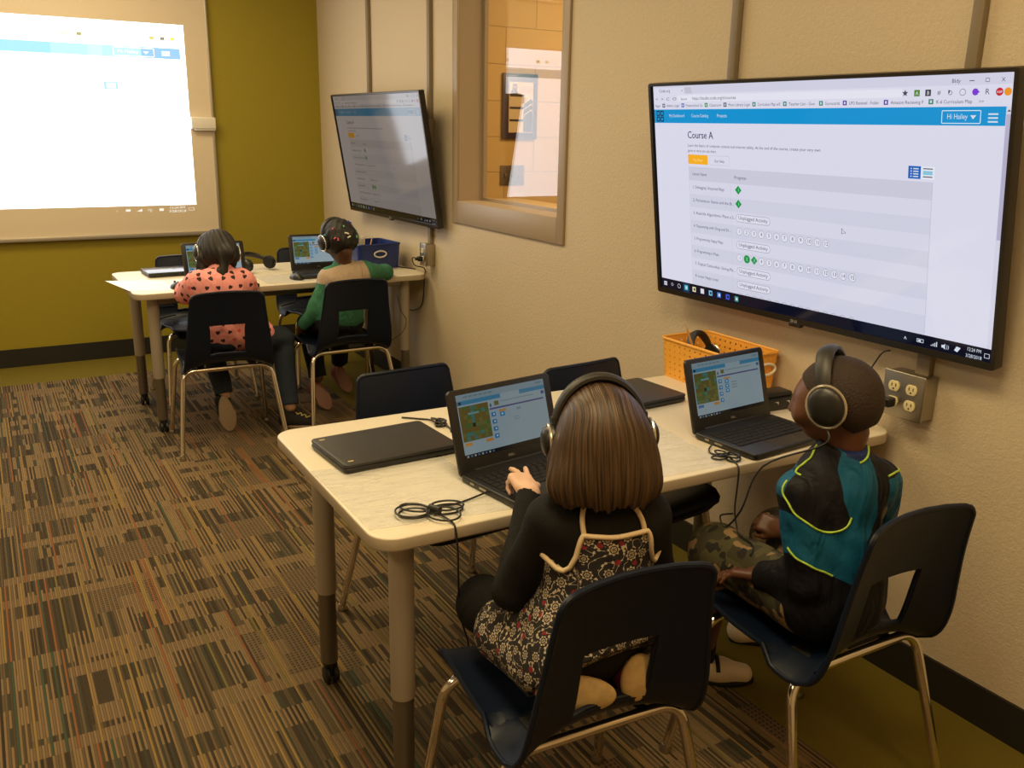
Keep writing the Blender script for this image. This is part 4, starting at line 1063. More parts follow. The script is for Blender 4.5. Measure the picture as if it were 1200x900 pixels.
def hand(s, wrist, fwd, up, side, curls, spread=(.22, .07, -.08, -.22), sc=1.0, thumb=(.6, .35), k=.006, lens=(1, 1.1, 1.0, .8)):
    """fwd: wrist->knuckles, up: back of the hand, side: +1 thumb lies to the right of fwd (x = fwd x up)"""
    f = V3(*fwd); f /= np.linalg.norm(f); u = V3(*up); u -= f*(u@f); u /= np.linalg.norm(u); x = np.cross(f, u)*side
    w = V3(*wrist); tips = []
    P = lambda a, b, c: w+x*a*sc+f*b*sc+u*c*sc
    R = np.stack([x, f, u], 1)
    s.box(P(0, .032, 0), V3(.027, .034, .0105)*sc, .0095*sc, R, .012)
    s.cap(P(0, -.02, 0), P(0, .012, 0), .0165*sc, .016*sc, .014)
    for i, (cu, spd, ln) in enumerate(zip(curls, spread, lens)):
        a = P((.0195, .0065, -.0065, -.0190)[i], .058-.004*abs(i-1), 0); ang = 0; d = f*math.cos(spd)+x*math.sin(spd); r = (.0068, .0070, .0066, .0058)[i]*sc
        for j, (l, q) in enumerate(((.026, .9), (.018, 1.0), (.014, .7))):
            ang += cu*q; dd = d*math.cos(ang)-u*math.sin(ang); b = a+dd*l*ln*sc; s.cap(a, b, r, r*.92, k if j == 0 else .002); a, r = b, r*.92
        tips.append((a, dd))
    a = P(.020, .012, -.003); t0, t1 = thumb
    d1 = f*math.cos(t0)+x*math.sin(t0)-u*.25; d1 /= np.linalg.norm(d1); b = a+d1*.030*sc; s.cap(a, b, .0100*sc, .0080*sc, .008)
    d2 = f*math.cos(t1)+x*math.sin(t1)-u*.35; d2 /= np.linalg.norm(d2); c = b+d2*.022*sc; s.cap(b, c, .0078*sc, .0066*sc, .003)
    return tips
def skin(name, col, rough=.5):
    m, nt, b = newmat(name); b.inputs['Base Color'].default_value = (*col, 1); b.inputs['Roughness'].default_value = rough
    b.inputs['Subsurface Weight'].default_value = .12; b.inputs['Subsurface Radius'].default_value = (.01, .004, .002); b.inputs['Subsurface Scale'].default_value = .4; return m
def wrinkle(m, scale=16, dist=.010, st=.55):
    nt = m.node_tree; g = NG(nt); b = nt.nodes['Principled BSDF']; tc = g.n('TexCoord'); n = g.n('TexNoise'); n.inputs['Scale'].default_value = scale; n.inputs['Detail'].default_value = 2; n.inputs['Distortion'].default_value = 1.1
    mp = g.n('Mapping'); mp.inputs['Scale'].default_value = (1.6, 1, .55); g.L(tc.outputs['Object'], mp.inputs[0]); g.L(mp.outputs[0], n.inputs['Vector'])
    bp = g.n('Bump'); bp.inputs['Strength'].default_value = st; bp.inputs['Distance'].default_value = dist; g.L(n.outputs['Fac'], bp.inputs['Height'])
    if b.inputs['Normal'].is_linked: g.L(b.inputs['Normal'].links[0].from_socket, bp.inputs['Normal'])
    g.L(bp.outputs[0], b.inputs['Normal']); return m
def cloth(name, col, rough=.85, scale=300, bump=.25, var=.1): return wrinkle(mat(name, col, rough, spec=.25, bump=bump, scale=scale, var=var))
def fold(P, amp, fr, ax=(1, 0, .35), seed=0):
    a = np.array(ax); return amp*(np.sin(P@a*fr+seed+2.0*np.sin(P[:, 2]*fr*.31+seed)+1.3*np.sin(P[:, 0]*fr*.43))*.6+.4*np.sin(P@a[::-1]*fr*.57+seed*2))
def attr_node(g, name):
    n = g.n('Attribute'); n.attribute_name = name; return n
def hair_mat(name, c0, c1, rough=.42, sc=(90, 90, 5)):
    m, nt, b = newmat(name); g = NG(nt); a = attr_node(g, 'strand'); mp = g.n('Mapping'); mp.inputs['Scale'].default_value = sc; g.L(a.outputs['Vector'], mp.inputs[0])
    nz = g.n('TexNoise'); nz.inputs['Scale'].default_value = 1; nz.inputs['Detail'].default_value = 5; g.L(mp.outputs[0], nz.inputs['Vector'])
    c = g.mix(g.ramp(nz.outputs['Fac'], [(.38, (0, 0, 0)), (.66, (1, 1, 1))], False), c0, c1); g.L(c, b.inputs['Base Color']); b.inputs['Roughness'].default_value = rough
    bp = g.n('Bump'); bp.inputs['Strength'].default_value = .6; bp.inputs['Distance'].default_value = .004; g.L(nz.outputs['Fac'], bp.inputs['Height']); g.L(bp.outputs[0], b.inputs['Normal'])
    b.inputs['Specular IOR Level'].default_value = .4; return m
def shoe(s, heel, toe, up=(0, 0, 1), w_=.033, k=.02):
    h, t = V3(*heel), V3(*toe); u = V3(*up); d = t-h; L = np.linalg.norm(d); d /= L; u -= d*(u@d); u /= np.linalg.norm(u)
    s.cap(h+d*.03+u*.034, h+d*L*.5+u*.032, .034, .033, k); s.cap(h+d*L*.5+u*.030, t-d*.035+u*.024, .033, .028, k); s.cap(h+d*.032+u*.04, h+d*.035+u*.075, .033, .030, k)
    return d, u
def sole_mesh(name, heel, toe, up, m, parent, base, wd=.037, th=.016):
    h, t = V3(*heel), V3(*toe); u = V3(*up); d = t-h; L = np.linalg.norm(d); d /= L; u -= d*(u@d); u /= np.linalg.norm(u); x = np.cross(d, u)
    out = []
    for k in range(28):
        a = 2*math.pi*k/28; y = math.cos(a); q = math.sin(a); wide = wd*(1 if y > 0 else .84)*(1-.12*max(0, -y)); out.append((q*wide*(1-.10*abs(y)**6), L/2*(1-y*-1)-0 if 0 else L/2+y*L/2))
    P = [(a, b) for a, b in out][::-1]
    A = sum(P[i-1][0]*P[i][1]-P[i][0]*P[i-1][1] for i in range(len(P)))
    if A < 0: P = P[::-1]
    M = Matrix(((x[0], d[0], u[0], h[0]-base[0]), (x[1], d[1], u[1], h[1]-base[1]), (x[2], d[2], u[2], h[2]-base[2]), (0, 0, 0, 1)))
    b = MB(); b.prism(P, 0, th, .004, 0, M); return b.build(name, m, parent, 50)
def person(label, loc): return thing('person', label, 'person', loc)
def part_tube(name, P, r, m, parent, base, n=8, closed=False):
    b = MB(); b.tube([Vector(p)-Vector(base) for p in P], r, n, closed=closed); return b.build(name, m, parent, 60)


def boxpat(f):
    """flat wrap: each patch of cloth takes the plane it faces"""
    def g_(P):
        n = np.abs(grad(f, P, .02)); o = np.zeros_like(P); k = n.argmax(1)
        o[k == 0] = P[k == 0][:, [1, 2, 2]]; o[k == 1] = P[k == 1][:, [0, 2, 2]]; o[k == 2] = P[k == 2][:, [0, 1, 1]]; o[:, 2] = 0; return o
    return g_
# ================================================================== girl in the floral dress, kneeling on her chair
def girl():
    base = (-1.175, 1.30, .41); t = person('girl with long brown hair in floral dress and black top, kneeling on her chair', base)
    SK = skin('light_skin', (.72, .46, .33)); BL = cloth('black_knit', (.008, .0075, .007))
    ca, sa = math.cos(math.radians(-20)), math.sin(math.radians(-20)); rt = V3(ca, sa, 0); fw = V3(-sa, ca, 0)
    hips = V3(-1.165, 1.240, .555); waist = V3(-1.165, 1.235, .64); chest = V3(-1.160, 1.240, .735); neck0 = V3(-1.150, 1.250, .815); hc = V3(-1.147, 1.267, .925)
    R = rot(-22, 10, -2)
    shl, shr = chest+rt*-.092+V3(0, 0, .045), chest+rt*.092+V3(0, 0, .045)
    ell_, elr = V3(-1.285, 1.340, .615), V3(-1.015, 1.245, .645); wl, wr = V3(-1.175, 1.462, .748), V3(-1.00, 1.475, .742)
    knl, knr = V3(-1.258, 1.500, .487), V3(-1.085, 1.470, .475); anl, anr = V3(-1.235, 1.235, .462), V3(-1.130, 1.215, .465)
    B = Sdf()
    def tor(s, g=0):
        s.ell(hips, V3(.108, .088, .100)+g, None, .03); s.ell(waist, V3(.086, .070, .085)+g, rot(-15), .05); s.ell(chest, V3(.097, .066, .092)+g, rot(-20), .05)
        s.cap(shl+rt*.02, shr-rt*.02, .040+g, .040+g, .05)
    def arms(s, g=0):
        s.cap(shl, ell_, .036+g, .030+g, .03); s.cap(shr, elr, .036+g, .030+g, .03); s.cap(ell_, wl, .029+g, .020+g*.6, .012); s.cap(elr, wr, .029+g, .020+g*.6, .012)
    def legs(s, g=0):
        for kn, an, sx in ((knl, anl, -1), (knr, anr, 1)):
            s.cap(hips+V3(sx*.05, .0, -.02), kn+V3(0, 0, .018), .062+g, .052+g, .03); s.cap(kn, an, .046+g, .030+g, .02)
    tor(B); arms(B); legs(B); B.cap(neck0, hc+R@V3(0, -.02, -.06), .034, .032, .02); L = head(B, hc, R, .92)
    hand(B, wl+V3(.004, .012, .004), (.20, 1, .12), (.1, -.15, 1), 1, (.05, .12, .85, 1.0), (.26, -.04, -.10, -.2), .95)
    hand(B, wr+V3(.0, .010, .002), (-.12, 1, .0), (0, .1, 1), -1, (.30, .32, .38, .45), sc=.88)
    body('body', B.fn, (-1.36, 1.10, .40), (-.90, 1.68, 1.08), .0036, SK, t, base)
    S = Sdf(); tor(S, .006); arms(S, .0065); S.cap(neck0-V3(0, 0, .02), neck0+V3(0, .002, .008), .040, .039, .02)
    def fS2(P):
        d = np.maximum(S.fn(P)+fold(P, .0014, 55), .55-P[:, 2])
        for w_, e_ in ((wl, ell_), (wr, elr)):
            ax = (w_-e_)/np.linalg.norm(w_-e_); d = np.maximum(d, np.where(np.linalg.norm(P-w_, axis=1) < .06, (P-w_)@ax, -1))
        return d
    body('shirt', fS2, (-1.37, 1.10, .54), (-.90, 1.60, .87), .004, BL, t, base)
    LG = Sdf(); LG.ell(hips, V3(.108, .088, .100)+.005, None, .03); legs(LG, .005); body('leggings', lambda P: np.maximum(LG.fn(P), P[:, 2]-.60), (-1.36, 1.10, .40), (-.95, 1.60, .62), .004, BL, t, base)
    # dress
    DR = Sdf(); tor(DR, .0125)
    DR.cap(hips+V3(-.04, 0, .0), (-1.235, 1.405, .50), .085, .068, .05); DR.cap(hips+V3(.04, 0, .0), (-1.085, 1.43, .50), .085, .066, .05)
    DR.cap(hips+V3(-.05, -.03, -.03), hips+V3(.05, -.03, -.03), .080, .080, .05); DR.cap((-1.25, 1.23, .50), (-1.08, 1.22, .50), .055, .055, .05); DR.cap((-1.262, 1.26, .485), (-1.272, 1.40, .495), .050, .050, .05)
    axis = chest*1.0
    def zneck(a):     # a: 0 straight behind her; top edge dips under the arms
        a = np.where(np.asarray(a) > 0, np.maximum(np.asarray(a)-.22, 0), -np.asarray(a)); return .780+np.interp(a, [0, .60, .64, .70, .80, .92, 1.05, 1.4, 2.1, 2.4], [-.004, 0, -.010, -.040, -.062, -.072, -.070, -.045, -.045, 0])
    def angd(P): q = P-axis; return np.arctan2(q@rt, -(q@fw))
    def fD(P):
        d = DR.fn(P)+fold(P, .003, 48, (1, .5, .1), 1)*np.clip((.68-P[:, 2])/.1, 0, 1)+fold(P, .003, 90, (1, .2, .0), 2)*np.clip((.62-P[:, 2])/.1, 0, 1)
        d = np.maximum(d, P[:, 2]-zneck(angd(P))); d = np.maximum(d, .417-P[:, 2])
        return np.maximum(d, .532-P[:, 2]-(P[:, 1]-1.165)*1.1)      # hem lifts over the shoe soles at the back
    M, nt, b = newmat('floral_print'); g = NG(nt); a = attr_node(g, 'pat'); UV = a.outputs['Vector']
    vo = g.n('TexVoronoi', voronoi_dimensions='2D'); vo.inputs['Scale'].default_value = 30; vo.inputs['Randomness'].default_value = .6; g.L(UV, vo.inputs['Vector'])
    df = g.n('VectorMath', operation='SUBTRACT'); g.L(UV, df.inputs[0]); g.L(vo.outputs['Position'], df.inputs[1])
    sp = g.n('SeparateXYZ'); g.L(df.outputs[0], sp.inputs[0]); dx, dy = sp.outputs[0], sp.outputs[1]
    r = g.m('SQRT', g.m('ADD', g.m('MULTIPLY', dx, dx), g.m('MULTIPLY', dy, dy))); th = g.m('ARCTAN2', dy, dx); sc_ = g.n('SeparateColor'); g.L(vo.outputs['Color'], sc_.inputs[0])
    big = g.m('ADD', .0075, g.m('MULTIPLY', sc_.outputs[0], .0045))
    pet = g.m('MULTIPLY', big, g.m('ADD', .88, g.m('MULTIPLY', .14, g.m('COSINE', g.m('MULTIPLY', th, 8)))))
    flower = g.m('LESS_THAN', r, pet); gap = g.m('LESS_THAN', g.m('ABSOLUTE', g.m('SUBTRACT', r, g.m('MULTIPLY', big, .56))), .0010); inner = g.m('LESS_THAN', r, g.m('MULTIPLY', big, .42))
    spokes = g.m('GREATER_THAN', g.m('COSINE', g.m('MULTIPLY', th, 6)), -.2); ic = g.m('GREATER_THAN', r, g.m('MULTIPLY', big, .14))
    fl = g.m('MULTIPLY', flower, g.m('SUBTRACT', 1, gap)); fl = g.m('MULTIPLY', fl, g.m('SUBTRACT', 1, g.m('MULTIPLY', inner, g.m('SUBTRACT', 1, g.m('MULTIPLY', spokes, ic)))))
    nz = g.n('TexNoise'); nz.inputs['Scale'].default_value = 36; nz.inputs['Detail'].default_value = 0; nz.inputs['Distortion'].default_value = 1.2; g.L(UV, nz.inputs['Vector'])
    dev = g.m('ABSOLUTE', g.m('SUBTRACT', nz.outputs['Fac'], .5)); vine = g.m('LESS_THAN', dev, .016)
    vo2 = g.n('TexVoronoi', voronoi_dimensions='2D'); vo2.inputs['Scale'].default_value = 90; g.L(UV, vo2.inputs['Vector']); leaf = g.m('MULTIPLY', g.m('LESS_THAN', vo2.outputs['Distance'], .24), g.m('LESS_THAN', dev, .09))
    vo3 = g.n('TexVoronoi', voronoi_dimensions='2D'); vo3.inputs['Scale'].default_value = 34; ad = g.n('VectorMath', operation='ADD'); g.L(UV, ad.inputs[0]); ad.inputs[1].default_value = (.37, .11, 0); g.L(ad.outputs[0], vo3.inputs['Vector'])
    s2 = g.n('SeparateColor'); g.L(vo3.outputs['Color'], s2.inputs[0]); red = g.m('MULTIPLY', g.m('LESS_THAN', vo3.outputs['Distance'], .19), g.m('GREATER_THAN', s2.outputs[0], .5))
    cr = (.55, .46, .34); bk = (.018, .015, .017); c = g.mix(g.m('MAXIMUM', vine, leaf), bk, cr); c = g.mix(red, c, (.26, .018, .03)); c = g.mix(g.m('LESS_THAN', r, g.m('ADD', big, .0022)), c, bk); c = g.mix(fl, c, cr)
    g.L(c, b.inputs['Base Color']); b.inputs['Roughness'].default_value = .85
    wrinkle(M, 20, .010, .6)
    body('dress', fD, (-1.37, 1.10, .40), (-.95, 1.58, .86), .0036, M, t, base, attrs={'pat': boxpat(DR.fn)})
    TR = cloth('cream_trim', (.72, .56, .36), bump=.2)
    def at_ang(a, z, f, off=.001):
        d = rt*math.sin(a)-fw*math.cos(a); lo_, hi_ = .03, .20
        o_ = V3(axis[0], axis[1], z)
        for _ in range(24):
            mid = (lo_+hi_)/2
            if f((o_+d*mid)[None])[0] < off: lo_ = mid
            else: hi_ = mid
        return o_+d*lo_
    part_tube('neckline_trim', [at_ang(a, float(zneck(a)), DR.fn) for a in np.concatenate([np.linspace(-1.32, -.82, 12), np.linspace(-.8, -.58, 14), np.linspace(-.55, .78, 24), np.linspace(.80, 1.02, 14), np.linspace(1.04, 1.4, 10)])], .0048, TR, t, base)
    for sg in (-1, 1):
        z0 = float(zneck(-.60)); part_tube('strap', [at_ang((-.60-.26*q) if sg < 0 else (.81+.02*q), z0+(.850-z0)*q, S.fn, .003)+V3(0, 0, 0) for q in np.linspace(0, 1, 8)], .0048, TR, t, base)
    SO = mat('pale_sole', (.60, .43, .20), .6, var=.25, scale=60); PU = cloth('purple_shoe', (.20, .02, .09))
    for (c_, rr, yw, so) in (((-1.244, 1.172, .476), (.074, .015, .038), -32, (-.004, .030, .006)), ((-1.126, 1.142, .490), (.036, .015, .050), -10, (.0, .028, .0))):
        s = Sdf(); s.ell(V3(*c_)+V3(*so), V3(*rr)+V3(-.004, .022, -.004), rot(yw), .01); body('shoe', s.fn, V3(*c_)-.10, V3(*c_)+.10, .004, PU, t, base)
        s = Sdf(); s.ell(c_, rr, rot(yw, 0, 0), .01); body('shoe_sole', s.fn, V3(*c_)-.10, V3(*c_)+.10, .003, SO, t, base)
    # hair
    H = Sdf(); H.ell(L(0, -.010, .024), V3(.083, .098, .086)*.93, R, .01); H.ell(L(0, -.035, -.02), V3(.082, .078, .09), R, .03)
    c0, c1 = L(0, -.045, -.03), hc-fw*.058+V3(-.004, 0, -.075)
    H.ell(c0*.5+c1*.5, (.092, .056, .10), R, .04); H.ell(c1+V3(-.002, 0, .010), (.103, .052, .060), rot(-20), .03); H.ell(L(0, -.01, -.035), (.094, .055, .06), R, .03)
    def ang(P): q = (P-hc)@R; return np.arctan2(q[:, 0], -q[:, 1]), q
    def fH(P):
        a_, q = ang(P); st = np.clip((.06-q[:, 2])/.12, 0, 1)
        d = H.fn(P)+st*(.0012*np.sin(a_*23+3*np.sin(q[:, 2]*11)+2*np.sin(a_*5))+.0009*np.sin(a_*61+5*np.sin(q[:, 2]*9+1)))+.0005*np.sin(q[:, 0]*260)*np.clip((q[:, 2]-.04)/.05, 0, 1)
        face = np.maximum(np.maximum(q[:, 1]*-1+.030, q[:, 2]-.060), np.abs(q[:, 0])-.062); d = np.maximum(d, -face)
        return np.maximum(d, (.832+.004*np.sin(a_*9)+.0035*np.sin(a_*27+1)+.002*np.sin(a_*60))-P[:, 2])
    def strand(P):
        a_, q = ang(P); top = np.clip((q[:, 2]-.03)/.05, 0, 1); return np.stack([a_*.09*(1-top)+q[:, 0]*top, a_*0, q[:, 2]*(1-top)+q[:, 1]*-1*top], 1)
    body('hair', fH, hc-V3(.14, .16, .15), hc+V3(.14, .14, .14), .003, hair_mat('brown_hair', (.020, .011, .006), (.105, .058, .028), .38, sc=(330, 1, 6)), t, base, attrs={'strand': strand})
    headset('headphones', 'black headphones worn by the girl with long brown hair', tuple(L(0, .0, .012)), Matrix(R.tolist()).to_4x4(), rb=.085, squash=1.18, band_w=.018, big=.80)
    return L, R
GL, GR = girl()

# ================================================================== boy in the teal and black jacket
def mark(f, pts, r, name, m, t, base, off=.002, n=6):
    P = snap(f, [tuple(v) for v in smooth_path(pts, n)], off); return part_tube(name, P, r, m, t, base, 6)
def boy():
    base = (-.57, 1.22, .41); t = person('boy in a teal and black jacket and camouflage shorts, seated by the wall', base)
    SK = skin('dark_skin', (.115, .045, .022), .45)
    hips = V3(-.575, 1.175, .505); waist = V3(-.590, 1.155, .60); chest = V3(-.602, 1.165, .715); neck0 = V3(-.604, 1.172, .815); hc = V3(-.611, 1.195, .948); R = rot(26, 11, 3)
    shl, shr = V3(-.690, 1.185, .764), V3(-.515, 1.145, .764); el, er = V3(-.680, 1.150, .572), V3(-.440, 1.190, .590); wl, wr = V3(-.668, 1.288, .515), V3(-.500, 1.385, .548)
    kl, kr = V3(-.600, 1.505, .472), V3(-.390, 1.500, .470); al, ar = V3(-.490, 1.625, .105), V3(-.260, 1.705, .105)
    B = Sdf()
    B.ell(hips, (.115, .092, .095), None, .03); B.ell(waist, (.092, .070, .09), None, .05); B.ell(chest, (.105, .072, .10), rot(-10), .05); B.cap(shl+V3(.02, 0, 0), shr-V3(.02, 0, 0), .040, .040, .05)
    for s_, e_, w_ in ((shl, el, wl), (shr, er, wr)): B.cap(s_, e_, .036, .030, .03); B.cap(e_, w_, .029, .021, .012)
    for k_, a_, sx in ((kl, al, -1), (kr, ar, 1)):
        B.cap(hips+V3(sx*.055, .01, -.01), k_, .062, .045, .03); m_ = k_*.62+a_*.38+V3(0, .0, 0)+(V3(0, -.012, 0)); B.cap(k_, m_, .043, .040, .02); B.cap(m_, a_, .038, .026, .02)
    B.cap(neck0-V3(0, 0, .02), hc+R@V3(0, -.025, -.07), .037, .037, .02); L = head(B, hc, R, .87)
    hand(B, wl+V3(-.004, .006, .0), (-.58, .80, -.05), (.15, .35, 1), 1, (.30, .32, .38, .42), (.10, .03, -.04, -.10), .92)
    hand(B, wr+V3(-.002, .010, .0), (-.45, 1, .15), (-.7, -.3, .6), -1, (1.0, 1.05, 1.1, 1.1), (.05, .0, -.04, -.08), .88, (.5, .1))
    body('body', B.fn, (-.84, 1.04, .05), (-.18, 1.80, 1.08), .0038, SK, t, base)
    # short hair: a thin cap
    H = Sdf(); H.ell(L(0, -.010, .020), V3(.0765, .0925, .0785)*.875, R, .01); H.ell(L(0, -.030, -.018), V3(.062, .064, .065), R, .03)
    def fH(P):
        q = (P-hc)@R; d = H.fn(P)+.0007*np.sin(q[:, 0]*700)*np.sin(q[:, 1]*700)*np.sin(q[:, 2]*700)
        d = np.maximum(d, q[:, 1]*.75-q[:, 2]*.62-.012); return np.maximum(d, -(q[:, 2]+.082+q[:, 1]*.35))
    M, nt, b = newmat('short_black_hair'); g = NG(nt); tc = g.n('TexCoord'); nz = g.n('TexNoise'); nz.inputs['Scale'].default_value = 330; g.L(tc.outputs['Object'], nz.inputs['Vector'])
    g.L(g.mix(nz.outputs['Fac'], (.009, .005, .003), (.042, .021, .012)), b.inputs['Base Color']); b.inputs['Roughness'].default_value = .75
    bp = g.n('Bump'); bp.inputs['Strength'].default_value = .7; bp.inputs['Distance'].default_value = .003; g.L(nz.outputs['Fac'], bp.inputs['Height']); g.L(bp.outputs[0], b.inputs['Normal'])
    body('hair', fH, hc-.12, hc+.12, .003, M, t, base)
    # camouflage shorts
    M, nt, b = newmat('camouflage'); g = NG(nt); tc = g.n('TexCoord')
    def blot(sc, seed, thr):
        n = g.n('TexNoise'); n.inputs['Scale'].default_value = sc; n.inputs['Detail'].default_value = 1.5; a = g.n('VectorMath', operation='ADD'); a.inputs[1].default_value = (seed, seed*2, 0); g.L(tc.outputs['Object'], a.inputs[0]); g.L(a.outputs[0], n.inputs['Vector']); return g.m('GREATER_THAN', n.outputs['Fac'], thr)
    c = g.mix(blot(17, 1, .50), (.085, .075, .030), (.050, .042, .018)); c = g.mix(blot(19, 5, .56), c, (.30, .19, .085)); c = g.mix(blot(24, 9, .58), c, (.020, .016, .010)); g.L(c, b.inputs['Base Color']); b.inputs['Roughness'].default_value = .9
    SH = Sdf(); SH.ell(hips, (.122, .098, .10), None, .03)
    for k_, a_, sx in ((kl, al, -1), (kr, ar, 1)):
        SH.cap(hips+V3(sx*.055, .01, -.01), k_+V3(0, .0, -.005), .074, .064, .03); SH.cap(k_, k_*.70+a_*.30, .062, .058, .03)
    def fSh(P):
        d = SH.fn(P)+fold(P, .002, 60, (.3, 1, .3), 4)
        for k_, a_ in ((kl, al), (kr, ar)):
            ax = (a_-k_)/np.linalg.norm(a_-k_); e = k_+(a_-k_)*.34; d = np.maximum(d, np.where(np.linalg.norm(P-e, axis=1) < .12, (P-e)@ax, -1))
        return np.maximum(d, P[:, 2]-.60)
    body('shorts', fSh, (-.76, 1.05, .28), (-.28, 1.66, .62), .004, M, t, base)
    # jacket: black with teal panels and lime piping
    J = Sdf(); g_ = .016
    J.ell(hips+V3(-.01, -.005, .0), (.128, .108, .100), None, .03); J.ell(waist, V3(.086, .072, .10)+g_, rot(-10), .05); J.ell(chest, V3(.086, .066, .095)+g_, rot(-10), .04); J.cap(shl+V3(.03, 0, .006), shr-V3(.03, 0, -.006), .046, .046, .05)
    for s_, e_, w_ in ((shl, el, wl), (shr, er, wr)): J.cap(s_, e_, .050, .046, .016); J.cap(e_, w_, .043, .031, .018)
    J.cap(neck0-V3(0, 0, .03), neck0+V3(0, -.004, .030), .058, .048, .05)
    def fJ0(P): return J.fn(P)+fold(P, .0045, 38, (1, .2, .5), 3)+fold(P, .0024, 85, (1, .3, .4), 7)
    def fJ(P):
        d = fJ0(P)
        for w_, e_ in ((wl, el), (wr, er)):
            ax = (w_-e_)/np.linalg.norm(w_-e_); d = np.maximum(d, np.where(np.linalg.norm(P-w_, axis=1) < .07, (P-w_)@ax+.004, -1))
        q = P-(neck0+V3(0, 0, .02)); d = np.maximum(d, P[:, 2]-(.862+(P[:, 1]-1.17)*.2)); d = np.maximum(d, -(np.sqrt(q[:, 0]**2+q[:, 1]**2)-.040+np.clip(.82-P[:, 2], 0, 1)*3)); return np.maximum(d, .414-P[:, 2])
    PAN = np.array([(-.640, .870), (-.657, .82), (-.656, .762), (-.640, .715), (-.615, .672), (-.592, .690), (-.576, .722), (-.583, .764), (-.583, .82), (-.592, .870)])
    def polyd(x, z, Q):
        ins = np.zeros(len(x), bool); dd = np.full(len(x), 9.)
        for (ax, az), (bx, bz) in zip(Q, np.roll(Q, -1, 0)):
            c_ = ((az > z) != (bz > z)) & (x < (bx-ax)*(z-az)/(bz-az+1e-12)+ax); ins ^= c_
            t_ = np.clip(((x-ax)*(bx-ax)+(z-az)*(bz-az))/((bx-ax)**2+(bz-az)**2), 0, 1); dd = np.minimum(dd, np.hypot(x-ax-t_*(bx-ax), z-az-t_*(bz-az)))
        return np.where(ins, dd, -dd)
    def teal(P):
        x, y, z = P.T; back = np.minimum(polyd(x, z, PAN), 1.20-y)
        zt = np.interp(x, [-.743, -.740, -.724, -.700, -.677, -.656, -.640], [.745, .731, .718, .702, .698, .704, .730]); zb = np.interp(x, [-.736, -.722, -.707, -.688, -.64, -.60], [.644, .630, .621, .613, .588, .57])
        sl = np.minimum(np.minimum(zt-z, z-zb), -.612-x); fr = np.minimum(np.minimum(.806-z, z-.755), np.minimum(y-1.186, -.66-x)); sr = np.minimum(np.minimum(.793-z, z-.60), x+.543)
        return np.maximum(np.maximum(back, sl), np.maximum(sr, fr))
    def collar(P): x, y, z = P.T; return np.minimum(np.minimum(z-(.836+np.abs(x+.612)*.42), .030-np.abs(x+.610)), 1.215-y)
    M, nt, b = newmat('jacket_cloth'); g = NG(nt); a1 = attr_node(g, 'teal'); a2 = attr_node(g, 'collar')
    tc = g.n('TexCoord'); nz = g.n('TexNoise'); nz.inputs['Scale'].default_value = 240; g.L(tc.outputs['Object'], nz.inputs['Vector'])
    tl = g.mix(nz.outputs['Fac'], (.005, .078, .165), (.008, .108, .22)); c = g.mix(g.m('GREATER_THAN', a1.outputs['Fac'], 0), (.006, .006, .010), tl); c = g.mix(g.m('GREATER_THAN', a2.outputs['Fac'], 0), c, g.mix(nz.outputs['Fac'], (.008, .018, .09), (.016, .034, .14)))
    g.L(c, b.inputs['Base Color']); b.inputs['Roughness'].default_value = .6; b.inputs['Specular IOR Level'].default_value = .22
    bp = g.n('Bump'); bp.inputs['Strength'].default_value = .25; bp.inputs['Distance'].default_value = .003; g.L(nz.outputs['Fac'], bp.inputs['Height']); g.L(bp.outputs[0], b.inputs['Normal'])
    wrinkle(M, 13, .020, .8)
    body('jacket', fJ, (-.82, 1.03, .40), (-.36, 1.46, .89), .0036, M, t, base, attrs={'teal': teal, 'collar': collar})
    LM = cloth('lime_piping', (.42, .62, .08), .6, bump=0, var=0)
    def line(pts, name='piping'): mark(fJ0, pts, .0022, name, LM, t, base, .001)
    def contour(xs, zf, yf): return [(x, yf, zf(x)) for x in xs]
    line([(-.641, 1.097, .728), (-.653, 1.097, .710), (-.677, 1.110, .698), (-.700, 1.121, .702), (-.724, 1.136, .718), (-.740, 1.157, .731), (-.743, 1.175, .750), (-.738, 1.190, .768), (-.730, 1.19, .790)])
    line([(-.738, 1.170, .652), (-.733, 1.146, .637), (-.722, 1.126, .630), (-.707, 1.113, .621), (-.688, 1.106, .613), (-.672, 1.10, .605)])
    line([(-.543, 1.105, .794), (-.516, 1.111, .793), (-.490, 1.120, .790), (-.480, 1.14, .788)])
    line([(-.618, 1.115, .834), (-.606, 1.115, .838), (-.596, 1.119, .845), (-.584, 1.130, .858)])
    line([(-.709, 1.175, .800), (-.715, 1.190, .815), (-.705, 1.200, .835), (-.685, 1.200, .850), (-.660, 1.19, .858)])
    # socks and shoes
    SO = mat('white_shoe', (.70, .58, .42), .45); DK = cloth('dark_sock', (.012, .010, .012))
    for (h_, to, an) in (((-.535, 1.650, .0), (-.375, 1.545, .0), al), ((-.290, 1.735, .0), (-.120, 1.640, .0), ar)):
        s = Sdf(); d, u = shoe(s, h_, to); f = lambda P, s=s: np.maximum(s.fn(P), .004-P[:, 2]); c_ = (V3(*h_)+V3(*to))/2
        def fs(P, s=s, an=an): d_ = np.maximum(s.fn(P), .010-P[:, 2]); q = P-an; hole = np.maximum(np.hypot(q[:, 0], q[:, 1])-.027, .05-P[:, 2]); return np.maximum(d_, -hole)
        body('shoe', fs, c_-V3(.13, .13, .02), c_+V3(.13, .13, .13), .004, SO, t, base); sole_mesh('shoe_sole', h_, to, (0, 0, 1), M_bmatte, t, base, .038, .014)
        x = np.cross(d, u); P0 = V3(*h_)+d*.085+u*.066
        part_tube('shoe_strap', snap(s.fn, [P0+x*q*.036-u*abs(q)*.02+d*.0 for q in np.linspace(-1, 1, 9)], .001), .006, M_bmatte, t, base)
